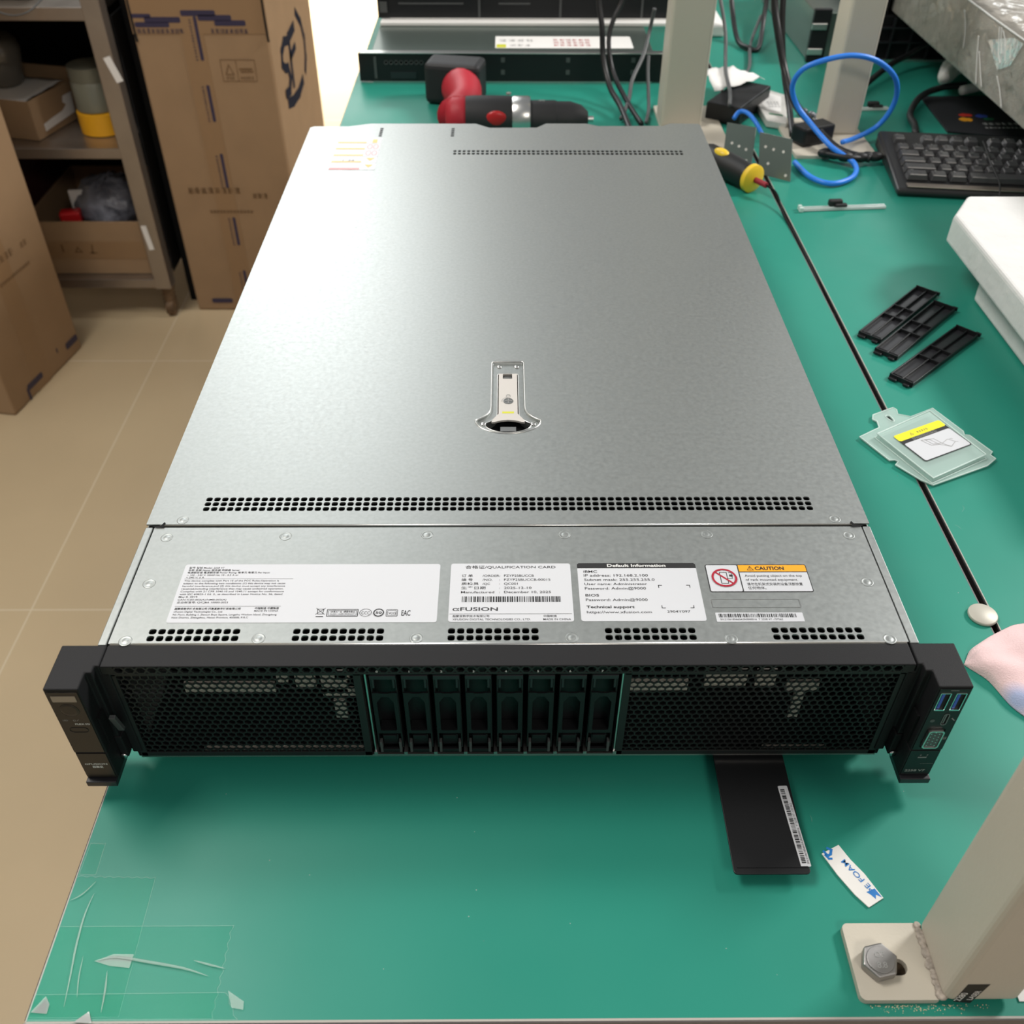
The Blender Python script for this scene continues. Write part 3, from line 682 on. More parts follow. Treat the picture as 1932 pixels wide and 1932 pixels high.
q = MB(); q.cyl((.2284,.0578,.0005),(0,0,1),.0013,.0002,16); onface(q, EY).build('indicator_lamp', 'cable_grey', eR)
q = MB(); text(q, '2258 V7', .2262, .0102, .0019, width=.0115, bold=.02); text(q, '0', .2308, .0252, .0014, bold=.0); text(q, '7', .2345, .0252, .0014, bold=.0)
for k in range(8): rect(q, .2302+k*.00062, .0232, .2306+k*.00062, .0245)
stroke(q, rrect(.2386,.0412,.2404,.0432,.0001,1), .0002, closed=True); stroke(q, rrect(.2390,.0417,.2400,.0427,.0001,1), .0002, closed=True)
stroke(q, [(.2384,.0600),(.2402,.0582)], .0005); stroke(q, [(.2382,.0598),(.2387,.0604)], .0003); stroke(q, [(.2399,.0580),(.2404,.0585)], .0003)
stroke(q, [(.2308,.0838),(.2350,.0838)], .0003); stroke(q, [(.2330,.0178),(.2405,.0180)], .00015)
q.xf(Matrix.Translation((0,0,.0006))); onface(q, EY).build('printing', 'grey_ink', eR)

# ---- labels on the front cover
LZ = H + 0.0001
def label(name, x0, y0, x1, y1, r=0.0015, m='white_label'):
    return MB().prism(rrect(x0,y0,x1,y1,r,3), LZ-0.0001, LZ+0.00008).build(name, m, srv)
PZ = LZ + 0.00016
lab = label('specification_label', -.1905, .0155, -.0405, .0615)
q = MB(); h = .00125
def L(s, x, y, w_, hh=None, b=0.0): text(q, s, x, y, hh or h, width=w_, bold=b, z=PZ)
L('\u578b\u53f7 \u578b\u865f Model: 2258 V7', -.1878, .0580, .0205); L('\u540d\u79f0 \u540d\u7a31 Name: \u670d\u52a1\u5668 \u4f3a\u670d\u5668 Server', -.1878, .0560, .0300)
L('\u7535\u6e90\u989d\u5b9a\u503c \u96fb\u6e90\u984d\u5b9a\u503c Power Rating: \u6bcf\u5355\u5143 \u6bcf\u55ae\u5143 Per Input:', -.1878, .0540, .0480)
L('~ 100 - 240 V; 50/60 Hz; 10 - 5.5 A or', -.1878, .0520, .0300); L('= 240 V; 5 A', -.1878, .0501, .0105)
rect(q, -.1885, .0494, -.1255, .0496, PZ)
for i, (s, w_) in enumerate((('This device complies with Part 15 of the FCC Rules.Operation is', .0548), ('subject to the following two conditions: (1) this device may not cause', .0588), ('harmful interference,and (2) this device must accept any interference', .0590), ('received,including interference that may cause undesired operation.', .0585),
        ('Complies with 21 CFR 1040.10 and 1040.11 except for conformance', .0590), ('with IEC 60825-1 Ed. 3., as described in Laser Notice No. 56, dated', .0585), ('May 8, 2019.', .0110), ('CAN ICES-003(A)/NMB-003(A)', .0275), ('\u4f01\u4e1a\u6807\u51c6\u53f7: Q/CJBA 10000-2022', .0290))):
    L(s, -.1882, .0474-i*.00215, w_)
rect(q, -.1885, .0277, -.1290, .0279, PZ)
L('\u8d85\u805a\u53d8\u6570\u5b57\u6280\u672f\u6709\u9650\u516c\u53f8 \u8d85\u805a\u8b8a\u6578\u5b57\u6280\u8853\u6709\u9650\u516c\u53f8', -.1882, .0253, .0370, b=.01); L('\u4e2d\u56fd\u5236\u9020 \u4e2d\u570b\u88fd\u9020', -.1432, .0256, .0135, b=.01)
L('xFusion Digital Technologies Co., Ltd.', -.1882, .0231, .0275); L('MADE IN CHINA', -.1432, .0237, .0135)
L('9th Floor, Building 1, Zensun Boya Square, Longzihu Wisdom Island, Zhengdong', -.1882, .0209, .0580); L('New District, Zhengzhou, Henan Province, 450000, P.R.C', -.1882, .0187, .0425)
# approval marks
stroke(q, [(-.1085,.0262),(-.1035,.0215)], .0003, PZ); stroke(q, [(-.1035,.0262),(-.1085,.0215)], .0003, PZ); stroke(q, [(-.1078,.0255),(-.1042,.0255),(-.1046,.0218),(-.1074,.0218)], .0003, PZ, True); rect(q, -.1082, .0195, -.1040, .0202, PZ)
stroke(q, rrect(-.1022,.0200,-.0850,.0252,.0002,1), .0004, PZ, True); stroke(q, rrect(-.1014,.0207,-.0858,.0245,.0002,1), .0002, PZ, True); L('1\u7c7b\u6fc0\u5149\u4ea7\u54c1 1\u985e\u96f7\u5c04\u7522\u54c1', -.1005, .0229, .0138, .0011); L('CLASS 1 LASER PRODUCT', -.1005, .0213, .0138, .0009)
stroke(q, [(-.0806+.0033*math.cos(a*PI/12), .0227+.0028*math.sin(a*PI/12)) for a in range(24)], .00025, PZ, True); L('CCC', -.0830, .0215, .0048, .0022)
stroke(q, [(-.0733+.0027*math.cos(a*PI/12), .0227+.0027*math.sin(a*PI/12)) for a in range(24)], .0006, PZ, True); L('50', -.0750, .0219, .0034, .0017, .02)
stroke(q, rrect(-.0690,.0199,-.0628,.0250,.0005,2), .00025, PZ, True); stroke(q, rrect(-.0683,.0206,-.0635,.0243,.0005,2), .0002, PZ, True); L('VCCI', -.0678, .0216, .0040, .0015, .01)
L('EAC', -.0605, .0205, .0050, .0040, .01)
q.build('printing', 'black_ink', lab)
lab = label('qualification_card_label', -.0342, .0158, .0360, .0618)
q = MB(); text(q, '\u5408\u683c\u8bc1/QUALIFICATION CARD', .0008, .0577, .0020, width=.0530, align='C', z=PZ)
for i, (a, b2, c3, d4) in enumerate((('\u8ba2 \u5355', '/ORDER:', '', 'PZYP25BUCCB'), ('\u7f16 \u53f7', '/NO.', ':', 'PZYP25BUCCB-00015'), ('\u8d28\u68c0\u5458', '/QC', ':', 'QC001'), ('\u751f\u4ea7\u65e5\u671f', '', ':', '2025-12-10'), ('Manufactured', '', ':', 'December 10, 2025'))):
    y = .0508-i*.0033; cw = .00158
    text(q, a, -.0277, y, .0017, width=(.0190 if i == 4 else {0:.0065,1:.0065,2:.0100,3:.0140}[i]), z=PZ)
    if b2: text(q, b2, -.0155, y, .0017, width=len(b2)*cw*.92, z=PZ)
    if c3: text(q, c3, -.0058, y, .0017, z=PZ)
    text(q, d4, -.0030, y, .0018, width=len(d4)*cw, z=PZ)
barcode(q, -.0270, .0306, .0300, .0350, 70, PZ, 3)
text(q, '\u03b1FUSION', -.0320, .0240, .0026, width=.0255, z=PZ, bold=.01); rect(q, -.0335, .0215, .0350, .0217, PZ)
text(q, '\u8d85\u805a\u53d8\u6570\u5b57\u6280\u672f\u6709\u9650\u516c\u53f8', -.0318, .0192, .0013, width=.0205, z=PZ); text(q, 'XFUSION DIGITAL TECHNOLOGIES CO., LTD.', -.0318, .0168, .0014, width=.0435, z=PZ)
text(q, '\u4e2d\u56fd\u5236\u9020', .0190, .0192, .0013, width=.0075, z=PZ); text(q, 'MADE IN CHINA', .0188, .0168, .0014, width=.0155, z=PZ)
q.build('printing', 'black_ink', lab)
lab = label('default_information_label', .0400, .0160, .1100, .0620)
q = MB(); q.prism([(.0400,.0576),(.1100,.0576),(.1100,.0608),(.1090,.0620),(.0410,.0620),(.0400,.0608)], PZ-.0001, PZ-.00004)
q.build('header_band', 'black_ink', lab)
q = MB(); text(q, 'Default Information', .0750, .0588, .0022, width=.0345, align='C', bold=.02, z=PZ); q.build('header_printing', 'white_ink', lab)
q = MB()
for s, y, w_, bo in (('iBMC', .0540, .0080, .003), ('IP address: 192.168.2.100', .0508, .0375, 0), ('Subnet mask: 255.255.255.0', .0473, .0410, 0), ('User name: Administrator', .0438, .0362, 0), ('Password: Admin@9000', .0403, .0352, 0), ('BIOS', .0348, .0078, .008), ('Password: Admin@9000', .0313, .0352, 0), ('Technical support', .0258, .0272, .02), ('https://www.xfusion.com', .0218, .0365, 0)):
    text(q, s, .0435, y, .0019, width=w_, bold=bo, z=PZ)
for (x, y, sx, sy) in ((.0862,.0436,1,-1),(.1042,.0436,-1,-1),(.0862,.0258,1,1),(.1042,.0258,-1,1)): stroke(q, [(x+sx*.0018,y),(x,y),(x,y+sy*.0018)], .0004, PZ)
text(q, '2904Y097', .0952, .0222, .0018, width=.0130, align='C', z=PZ)
q.build('printing', 'black_ink', lab)
lab = MB().prism(rrect(.1155,.0382,.1752,.0606,.0012,3), LZ-.0001, LZ+.00006).build('caution_label', 'black_ink', srv)
q = MB(); q.prism(rrect(.1160,.0387,.1343,.0601,.0008,2), LZ, LZ+.0001); q.prism([(.1350,.0387),(.1742,.0387),(.1747,.0392),(.1747,.0540),(.1350,.0540)], LZ, LZ+.0001); q.build('label_panel', 'white_label', lab)
q = MB(); q.prism([(.1350,.0547),(.1747,.0547),(.1747,.0596),(.1742,.0601),(.1350,.0601)], LZ, LZ+.0001); q.build('caution_band', 'orange_ink', lab)
q = MB(); stroke(q, [(.1400,.0558),(.1436,.0558),(.1418,.0590)], .0003, PZ, True); stroke(q, [(.1418,.0568),(.1418,.0580)], .0004, PZ)
text(q, 'CAUTION', .1446, .0560, .0027, width=.0172, bold=.03, z=PZ)
text(q, 'Avoid putting object on the top', .1375, .0503, .0019, width=.0335, z=PZ); text(q, 'of rack mounted equipment.', .1375, .0470, .0019, width=.0305, z=PZ)
text(q, '\u8bf7\u52ff\u5728\u673a\u67b6\u5f0f\u5b89\u88c5\u7684\u8bbe\u5907\u9876\u90e8\u653e\u7f6e', .1377, .0434, .0018, width=.0322, z=PZ); text(q, '\u4efb\u4f55\u7269\u4f53\u3002', .1377, .0403, .0018, width=.0105, z=PZ)
stroke(q, [(.1232,.0450),(.1272,.0450),(.1272,.0540),(.1232,.0540)], .0004, PZ, True); stroke(q, [(.1272,.0490),(.1300,.0490),(.1300,.0530)], .0004, PZ); rect(q, .1285, .0505, .1306, .0522, PZ); stroke(q, [(.1284,.0538),(.1308,.0538)], .0004, PZ)
q.build('printing', 'black_ink', lab)
q = MB(); stroke(q, [(.1254+.0068*math.cos(a*PI/16), .0495+.0068*math.sin(a*PI/16)) for a in range(32)], .0012, PZ+.00005, True); stroke(q, [(.1206,.0543),(.1302,.0447)], .0011, PZ+.00005)
q.build('prohibition_sign', 'crimson_ink', lab)
lab = label('serial_number_label', .1155, .0154, .1645, .0222, .0004)
q = MB(); barcode(q, .1172, .0185, .1612, .0213, 62, PZ, 8); text(q, 'SN:2106185663A2R0000016  Y 2258 V7 -157562', .1176, .0165, .0012, width=.0350, z=PZ); q.build('printing', 'black_ink', lab)
# rear warning label
q = MB()
for k in range(5):
    y0 = .649+k*.0182; q.prism(rrect(-.1865,y0,-.1382,y0+.0178,.0008,2), H+.0004, H+.0006)
lab = q.build('rear_warning_label', 'white_label', srv)
q = MB()
for k in range(1, 5): rect(q, -.1860, .6505+k*.0182, -.1545, .6540+k*.0182, H+.0007)
for k in (0, 1): q.flat([(-.1500,.6625+k*.0182),(-.1410,.6625+k*.0182),(-.1455,.6545+k*.0182)], z=H+.00075)
q.flat([(-.1480,.7240),(-.1430,.7240),(-.1430,.7340),(-.1480,.7340)], z=H+.00075)
q.build('gold_line', 'gold_ink', lab)
q = MB(); rect(q, -.1863, .6495, -.1545, .6540, H+.0007)
for k in (2, 3):
    for j in range(2): stroke(q, [(-.1495+j*.0065+.0026*math.cos(a*PI/6), .6945+(k-2)*.0182+.0060*math.sin(a*PI/6)) for a in range(12)], .0005, H+.0007, True)
q.build('rose_line', 'rose_ink', lab)
q = MB(); text(q, '1', -.1745, .6715, .0050, z=H+.0007); text(q, '24', -.1690, .6715, .0050, z=H+.0007); q.build('printing', 'grey_ink', lab)
# pull-out information tab
tz = -0.0025
q = MB(); q.prism(rrect(.1225,-.0870,.1640,.1000,.0022,4), tz, tz+.0012)
for i, v in enumerate(q.v):
    x, y, z = v; q.v[i] = (x-0.0022*(-y/.087) if y < -0.02 else x, y, z)
tab = q.build('information_tab', 'black_satin', srv, bevel=.0003)
MB().box(.1226, -.0835, tz+.0011, .1610, -.0828, tz+.0016).build('tab_ridge', 'black_satin', tab)
tilt = math.radians(2.6)
R2 = Matrix.Translation((.1605,-.0330,tz+.0014)) @ Matrix.Rotation(tilt, 4, 'Z')
q = MB(); q.prism(rrect(-.0055,-.0500,0,0,.0006,2), 0, .0001); q.xf(R2.copy()); q.xf(Matrix.Identity(4)); bl = q.build('barcode_label', 'white_label', tab)
q = MB(); barcode(q, .0020, .0022, .0480, .0046, 62, 0, 12); text(q, 'SN:2106185663A2R0000016  Y 2258 V7 -157562', .0015, .0006, .0011, width=.0370)
q.xf(R2 @ Matrix.Translation((-.0055,-.0500,.0002)) @ Matrix(((0,-1,0,.0055),(1,0,0,0),(0,0,1,0),(0,0,0,1)))); q.build('printing', 'black_ink', bl)

# ------------------------------------------------------------------ small things on the benches
q = MB(); q.prism([(.1730,-.0710),(.1838,-.0658),(.1880,-.0745),(.1935,-.0830),(.1998,-.0968),(.1905,-.1020),(.1850,-.0950),(.1785,-.0835)], T+.0003, T+.0011)
ft = thing('foam_tape_scrap', 'curved scrap of white foam tape with blue print lying beside the black tab', 'tape scrap', (.186,-.084,T))
o = q.build('tape_backing', 'paper', ft, bevel=.0002); o.location = (-.186,.084,-T)
q = MB(); text(q, 'PE FOAM', 0, 0, .0030, width=.0215); m4 = frameM((.1965,-.0925,T+.0013), (-.0140,.0215,0), (-.83,-.55,0)); q.xf(m4)
q.prism([(.1915,-.0935),(.1965,-.0915),(.1990,-.0965),(.1962,-.0950),(.1955,-.0975),(.1935,-.0950)], T+.0011, T+.0012)
stroke(q, [(.1745,-.0700),(.1762,-.0725),(.1778,-.0715),(.1788,-.0690),(.1770,-.0680)], .0014, T+.0012); stroke(q, [(.1748,-.0722),(.1762,-.0742),(.1776,-.0742)], .0012, T+.0012)
o = q.build('printing', 'blue_ink', ft); o.location = (-.186,.084,-T)
dd = thing('metal_disc', 'round pale metal disc lying across the gap between the benches', 'disc', (.329,.1065,T))
q = MB(); q.lathe([(.0092,0),(.0098,.0006),(.0100,.0016),(.0098,.0026),(.0093,.0030)], n=48); q.build('disc_body', 'magnet_grey', dd, smooth=True, autos=True)
# pink cloth
def cloth():
    A = [(.3005,.0630),(.3120,.0500),(.3180,.0290),(.3290,.0130),(.3450,-.0060),(.3650,-.0260)]
    B = [(.3005,.0630),(.3090,.0760),(.3270,.0880),(.3480,.0990),(.3800,.1030),(.4300,.1000)]
    n = 22; mrow = 14; vs = []; rnd = random.Random(5)
    def ev(P, t):
        f = t*(len(P)-1); i = min(int(f), len(P)-2); f -= i; return Vector(P[i]).lerp(Vector(P[i+1]), f)
    for i in range(n+1):
        t = i/n
        a, b2 = ev(A, t), ev(B, t)
        for j in range(mrow+1):
            u = j/mrow; p = a.lerp(b2, u); e = min(1, (math.sin(PI*u)+1e-9)**.35)*min(1, t*5+.15)
            z = .0005+.0085*e+.0018*math.sin(p.x*190+p.y*60)*e+.0013*math.sin(p.y*260)*e
            if u > .72: z -= .003*e
            vs.append((p.x, p.y, T+z))
    top = len(vs)
    fs = [(i*(mrow+1)+j,(i+1)*(mrow+1)+j,(i+1)*(mrow+1)+j+1,i*(mrow+1)+j+1) for i in range(n) for j in range(mrow)]
    q = MB(); q.add(vs, fs); q.add([(v[0],v[1],T+.0003) for v in vs], [tuple(reversed(f)) for f in fs])
    ring = [i*(mrow+1) for i in range(n+1)]+[n*(mrow+1)+j for j in range(1,mrow+1)]+[i*(mrow+1)+mrow for i in range(n-1,-1,-1)]
    for k in range(len(ring)):
        a, b2 = ring[k], ring[(k+1)%len(ring)]; q.f.append((a, b2, b2+top, a+top))
    return q
clt = cloth().build('cleaning_cloth', 'pink_cloth', smooth=True, weld=1e-5, subsurf=1)
tag(clt, 'folded pink cleaning cloth with a faded blue patch by the right rack ear', 'cloth')
# translucent cover with warning label
cv = [(0.2998,0.3102),(0.3204,0.3234),(0.3212,0.3325),(0.3181,0.3353),(0.3203,0.3419),(0.3416,0.353),(0.3435,0.3497),(0.3424,0.343),(0.3529,0.3391),(0.3761,0.3519),(0.3911,0.3179),(0.3902,0.3126),(0.3944,0.3121),(0.4053,0.289),(0.4019,0.285),(0.4046,0.28),(0.394,0.2707),(0.3412,0.2461),(0.3336,0.2522),(0.3188,0.2723),(0.3225,0.2762),(0.3202,0.2787),(0.3157,0.2782)]
hl = [(0.3304,0.3397),(0.3346,0.3408),(0.3365,0.3331),(0.3341,0.3325)]
rs = [(0.3131,0.3085),(0.3689,0.3418),(0.3949,0.2798),(0.341,0.2492)]
def sub(P, L0): return [(x-L0[0], y-L0[1]) for x, y in P]
C0 = (.352, .300)
cvt = thing('plastic_cover', 'frosted clear plastic cover with yellow and white warning label across the gap', 'cover', (C0[0],C0[1],T))
MB().plateholes(sub(cv,C0), [sub(hl,C0)], .0012, .0024).build('cover_plate', 'frost', cvt, bevel=.0003)
q = MB(); q.tube([(x,y,.0024) for x,y in sub(cv,C0)], .0006, n=6, smooth=1, closed=True); q.tube([(x,y,.0024) for x,y in sub(hl,C0)], .0006, n=6, smooth=2, closed=True); q.build('cover_rim', 'frost_edge', cvt, smooth=True)
q = MB(); rr = sub(rs,C0); q.prism(rr, .0024, .0068); q.build('raised_box', 'frost', cvt, bevel=.0012, seg=3)
q = MB(); q.tube([(x,y,.0070) for x,y in rr], .0007, n=6, smooth=1, closed=True); q.tube([(x*1.03,y*1.03,.0028) for x,y in rr], .0005, n=6, smooth=1, closed=True); q.build('box_rim', 'frost_edge', cvt, smooth=True)
LO = (.3251-C0[0],.3043-C0[1]); ux = Vector((.0467,.0232,0)); uy = Vector((.0166,-.0343,0))
LM = Matrix(((ux.x/.0521, -uy.x/.0381, 0, LO[0]),(ux.y/.0521, -uy.y/.0381, 0, LO[1]),(0,0,1,.0073),(0,0,0,1)))
Lw, Lh = .0521, .0381
q = MB(); q.prism(rrect(0,-Lh,Lw,0,.002,4), 0, .0001); q.xf(LM); wl = q.build('warning_label', 'black_ink', cvt)
q = MB(); q.prism(rrect(0,-.0085,Lw,0,.002,4), .0001, .0002); q.xf(LM); q.build('yellow_band', 'yellow_ink', wl)
q = MB(); q.prism(rrect(.0008,-Lh+.0008,Lw-.0008,-.0125,.0018,4), .0001, .0002); q.xf(LM); q.build('white_panel', 'white_label', wl)
q = MB(); glyphs(q, .0120, -.0120, .0400, .0018, .0003, 4); glyphs(q, .0120, -.0102, .0380, .0016, .0003, 5); q.xf(LM); q.build('fine_print', 'grey_ink', wl)
q = MB(); glyphs(q, .0220, -.0060, .0360, .0026, .0003, 6, wd=.08); stroke(q, [(.0150,-.0058),(.0180,-.0058),(.0165,-.0030)], .0003, .0003, True); q.xf(LM); q.build('band_print', 'edge_grey', wl)
q = MB()
for P in ([(.0170,-.0150),(.0245,-.0175),(.0270,-.0260),(.0200,-.0240)], [(.0205,-.0155),(.0285,-.0180),(.0300,-.0255),(.0225,-.0235)], [(.0300,-.0260),(.0385,-.0235),(.0420,-.0290),(.0340,-.0325)], [(.0270,-.0260),(.0340,-.0325)], [(.0405,-.0240),(.0425,-.0250)], [(.0420,-.0290),(.0440,-.0300)]):
    stroke(q, P, .0004, .0003, len(P) > 2)
q.xf(LM); q.build('line_drawing', 'grey_ink', wl)
# three ribbed blanking panels
def blank_panel(x, y, ang, label):
    t = thing('blanking_panel', label, 'blanking panel', (x,y,T), math.radians(ang), 'black ribbed blanking panels')
    if 'first' not in BP:
        L, Wd = .063, .0118
        b0 = MB().box(-L,-Wd,.0004,L,Wd,.0014).build('panel_sheet', 'rib_plastic', t, bevel=.0003)
        q = MB(); h = .0052; k = .0007
        q.box(-L,-Wd,.0010,L,-Wd+2*k,h); q.box(-L,Wd-2*k,.0010,L,Wd,h); q.box(L-2*k,-Wd,.0010,L,Wd,h+.001); q.box(-L,-Wd,.0010,-L+2*k,Wd,h)
        q.box(-L,-k,.0010,L,k,h-.0008)
        q.build('long_rib', 'black_satin', t, bevel=.0003)
        for xx in (-.012, .011): MB().box(xx-k,-Wd,.0010,xx+k,Wd,h-.0003).build('cross_rib', 'black_satin', t, bevel=.0003)
        MB().box(-L+.005,-Wd,.0010,-L+.0062,Wd,h-.0015).build('cross_rib', 'black_satin', t, bevel=.0003)
        q = MB(); q.box(-L-.0040,-Wd+.002,.0010,-L,-.004,.0030); q.box(-L-.0040,.003,.0010,-L,Wd-.001,.0030); q.build('snap_tab', 'black_satin', t, bevel=.0004)
        q = MB(); q.box(L,-Wd-.0015,.0020,L+.0028,-Wd+.0040,.0055); q.build('corner_tab', 'black_satin', t, bevel=.0004)
        BP['first'] = [c for c in bpy.data.objects if c.parent == t]
    else:
        for c in BP['first']: c2 = c.copy(); col.objects.link(c2); c2.parent = t
BP = {}
blank_panel(.3970, .5165, 46.6, 'black ribbed blanking panel, the one furthest from the frosted cover')
blank_panel(.4043, .4855, 46.2, 'black ribbed blanking panel in the middle of the three')
blank_panel(.4073, .4383, 43.0, 'black ribbed blanking panel nearest the frosted cover')
# clear light pipes
def light_pipe(name, label, x, y, ang, L, clip):
    t = thing(name, label, 'light pipe', (x,y,T), math.radians(ang))
    q = MB(); q.box(-L,-.0035,.0005,L,-.0012,.0040); q.box(-L,.0012,.0005,L,.0035,.0040); q.box(-L,-.0035,.0005,L,.0035,.0012); q.build('clear_bar', 'light_pipe', t, bevel=.0004)
    q = MB(); q.box(-L-.0040,-.006,.0005,-L+.001,-.001,.0060); q.box(-L-.0035,.001,.0005,-L+.001,.005,.0060); q.build('bar_tip', 'frost_edge', t, bevel=.0008)
    q = MB(); q.box(clip-.010,.0006,.0030,clip+.007,.0085,.0110); q.box(clip-.004,-.003,.0030,clip+.012,.004,.0075); q.build('black_clip', 'rubber_black', t, bevel=.002)
light_pipe('light_pipe', 'clear plastic light pipe with black clip lying in front of the keyboard', .4080, .7700, 4.5, .052, -.008)
light_pipe('light_pipe', 'small clear plastic light pipe lying inside the blue cable loop', .5400, 1.1150, 4, .026, .006)
# foam and wrapped chassis
def foam(name, label, P, z0, z1):
    o = MB().prism(P, z0, z1).build(name, 'foam_white', bevel=.004, seg=3); tag(o, label, 'foam', 'white packing foam at the right edge'); return o
foam('foam_slab', 'upper slab of white packing foam, carrying the film-wrapped chassis', [(.492,.646),(.95,.646),(.95,.22),(.461,.22),(.461,.598)], .7905, .8210)
foam('foam_slab', 'lower piece of white packing foam, tucked under the upper slab', [(.496,.568),(.93,.568),(.93,.22),(.486,.22),(.484,.545)], .7505, .7900)
wc = thing('wrapped_chassis', 'grey speckled metal chassis wrapped in crinkled clear film, resting on white foam', 'chassis', (.85,.95,.822))
MB().box(-.221,-.75,0,.221,.80,.081).build('metal_case', 'foil_grey', wc, bevel=.0015)
q = MB(); ny = 120; rnd = random.Random(11)
prof = [(-.2225,.002),(-.2228,.020),(-.2228,.041),(-.2228,.062),(-.2222,.0808),(-.2215,.0825),(-.195,.083),(-.165,.083),(-.135,.083),(-.10,.083),(-.06,.083),(0,.083)]
offs = [[rnd.gauss(0,1) for _ in prof] for _ in range(ny+1)]
vs = []
for i in range(ny+1):
    y = -.40 + 1.15*i/ny
    for j, (x, z) in enumerate(prof):
        a = offs[i][j]*.5+offs[max(i-1,0)][j]*.3
        if j < 5: vs.append((x-abs(a)*.0007, y, z))
        elif j < 6: vs.append((x-abs(a)*.0005, y, z+abs(a)*.0008))
        else: vs.append((x, y+offs[i][j]*.002, z+abs(a)*.0030))
npf = len(prof)
q.add(vs, [(i*npf+j,i*npf+j+1,(i+1)*npf+j+1,(i+1)*npf+j) for i in range(ny) for j in range(npf-1)])
fl = q.build('plastic_film', 'film', wc, smooth=True)
mat('film_edge', rgb(232,232,228), rough=0.25, alpha=0.75); clear_mat('film_fold', (0.97,0.97,0.96,1), 0.35, 0.15, bump=(60,0.9,0.01), white=0.4)
q = MB()
def sx(y, z): return (-.2236, y, z)
q.tube([(-.2222,-.30,.0822),(-.2222,-.10,.0828),(-.2220,.05,.0822),(-.2222,.12,.0826),(-.2220,.5,.0824)], .0012, n=6)
for P in ([(.0245,.079),(.0150,.066),(.0040,.052),(-.0080,.045)], [(.0180,.080),(.0080,.066),(-.0030,.054)], [(.0120,.078),(-.0020,.070),(-.0120,.058),(-.0180,.050)], [(.060,.040),(.040,.022),(.022,.006)], [(.075,.055),(.058,.028),(.040,.004)], [(-.010,.030),(-.030,.018),(-.048,.003)], [(.14,.07),(.12,.05),(.11,.03)]):
    q.tube([sx(y, z) for y, z in P], .0008, n=6)
q.build('film_crease', 'film_edge', fl, smooth=True)
q = MB(); q.add([sx(.045,.058),sx(-.022,.079),sx(-.050,.0795),sx(-.035,.050),sx(-.005,.036)], [(0,1,2,3,4)]); q.build('film_overlap', 'film_fold', fl)
# keyboard
kb = thing('keyboard', 'black full-size keyboard with glossy keys behind the white foam', 'keyboard', (.4830,.8060,T+.0005), math.radians(-7))
q = MB()
def kz(y): return .0125+.0105*y/.165
q.add([(0,0,.001),(.44,0,.001),(.44,.165,.001),(0,.165,.001),(0,0,.010),(.44,0,.010),(.44,.165,kz(.165)),(0,.165,kz(.165))], [(0,3,2,1),(4,5,6,7),(0,1,5,4),(1,2,6,5),(2,3,7,6),(3,0,4,7)])
q.build('keyboard_case', 'keyboard_case', kb, bevel=.004, seg=3)
q = MB(); q.box(.012,.004,.0110,.43,.0150,.0126); q.build('glossy_front_strip', 'stainless', kb, bevel=.0006)
def key(x, y, wdt, dp=.0165):
    q = MB(); z = kz(y)-.0015; i = .0022
    q.add([(0,0,0),(wdt,0,0),(wdt,dp,0),(0,dp,0),(i,i*.6,.0075),(wdt-i,i*.6,.0075),(wdt-i,dp-i,.0082),(i,dp-i,.0082)], [(0,3,2,1),(4,5,6,7),(0,1,5,4),(1,2,6,5),(2,3,7,6),(3,0,4,7)])
    o = q.build('key', 'key_sheen_grey', kb, bevel=.0009); o.location = (x, y, z); return o
rows = [(.1400, [(.014,.0165)]+[(.050+k*.019,.0165) for k in range(4)]+[(.136+k*.019,.0165) for k in range(3)]),
        (.1120, [(.014+k*.019,.0165) for k in range(10)]), (.0930, [(.014,.0265)]+[(.0425+k*.019,.0165) for k in range(9)]),
        (.0740, [(.014,.0310)]+[(.0475+k*.019,.0165) for k in range(8)]), (.0550, [(.014,.0400)]+[(.0570+k*.019,.0165) for k in range(7)]),
        (.0360, [(.014,.0260),(.0425,.0210),(.0660,.0210),(.0895,.1050)])]
for y, ks in rows:
    for x, w_ in ks: key(x, y-.013, w_)
q = MB(); rn = random.Random(3)
for y, ks in rows:
    for x, w_ in ks:
        if w_ < .03: text(q, rn.choice('QWERTYUIOPASDFGHJKLZXCVBNM'), x+.0045, y-.013+.0085, .0032, z=kz(y)+.0072)
q.build('key_legend', 'grey_ink', kb)
kc = MB().tube([(.5560,.972,.768),(.5720,1.020,.762),(.5860,1.080,.757),(.6230,1.146,.760),(.662,1.170,.765),(.700,1.180,.765)], .0048, n=10).build('keyboard_cable', 'cable_black', smooth=True)
tag(kc, 'thick black cable curving from behind the keyboard to the white plug', 'cable')
tc_ = MB().tube([(.618,.905,.783),(.6075,.862,.7835),(.6000,.830,.7825),(.5965,.785,.7740),(.5900,.760,.7560)], .0011, n=8).build('thin_black_wire', 'cable_black', smooth=True)
tag(tc_, 'thin black wire lying over the keyboard keys', 'wire')
mp_ = thing('mouse_pad', 'flat black mouse pad with a small four-colour logo behind the keyboard', 'mouse pad', (.70,1.08,T))
q = MB(); q.prism([(-.069,.088),(.13,.092),(.12,-.11),(-.078,-.058)], .0003, .0030); q.build('pad', 'pad_black', mp_, bevel=.0004)
for cm, x, y, sx_, sy_ in (('orange_ink',-.036,-.012,.010,.0085),('red_ink',-.030,.006,.010,.0070),('usb_blue',-.008,.002,.009,.0080),('board_pcb',-.002,-.010,.008,.0050)):
    q = MB(); q.prism([(x+sx_*math.cos(a*PI/8), y+sy_*math.sin(a*PI/8)*(1 if a%3 else .7)) for a in range(16)], .0030, .0031); q.build('logo_patch', cm, mp_)
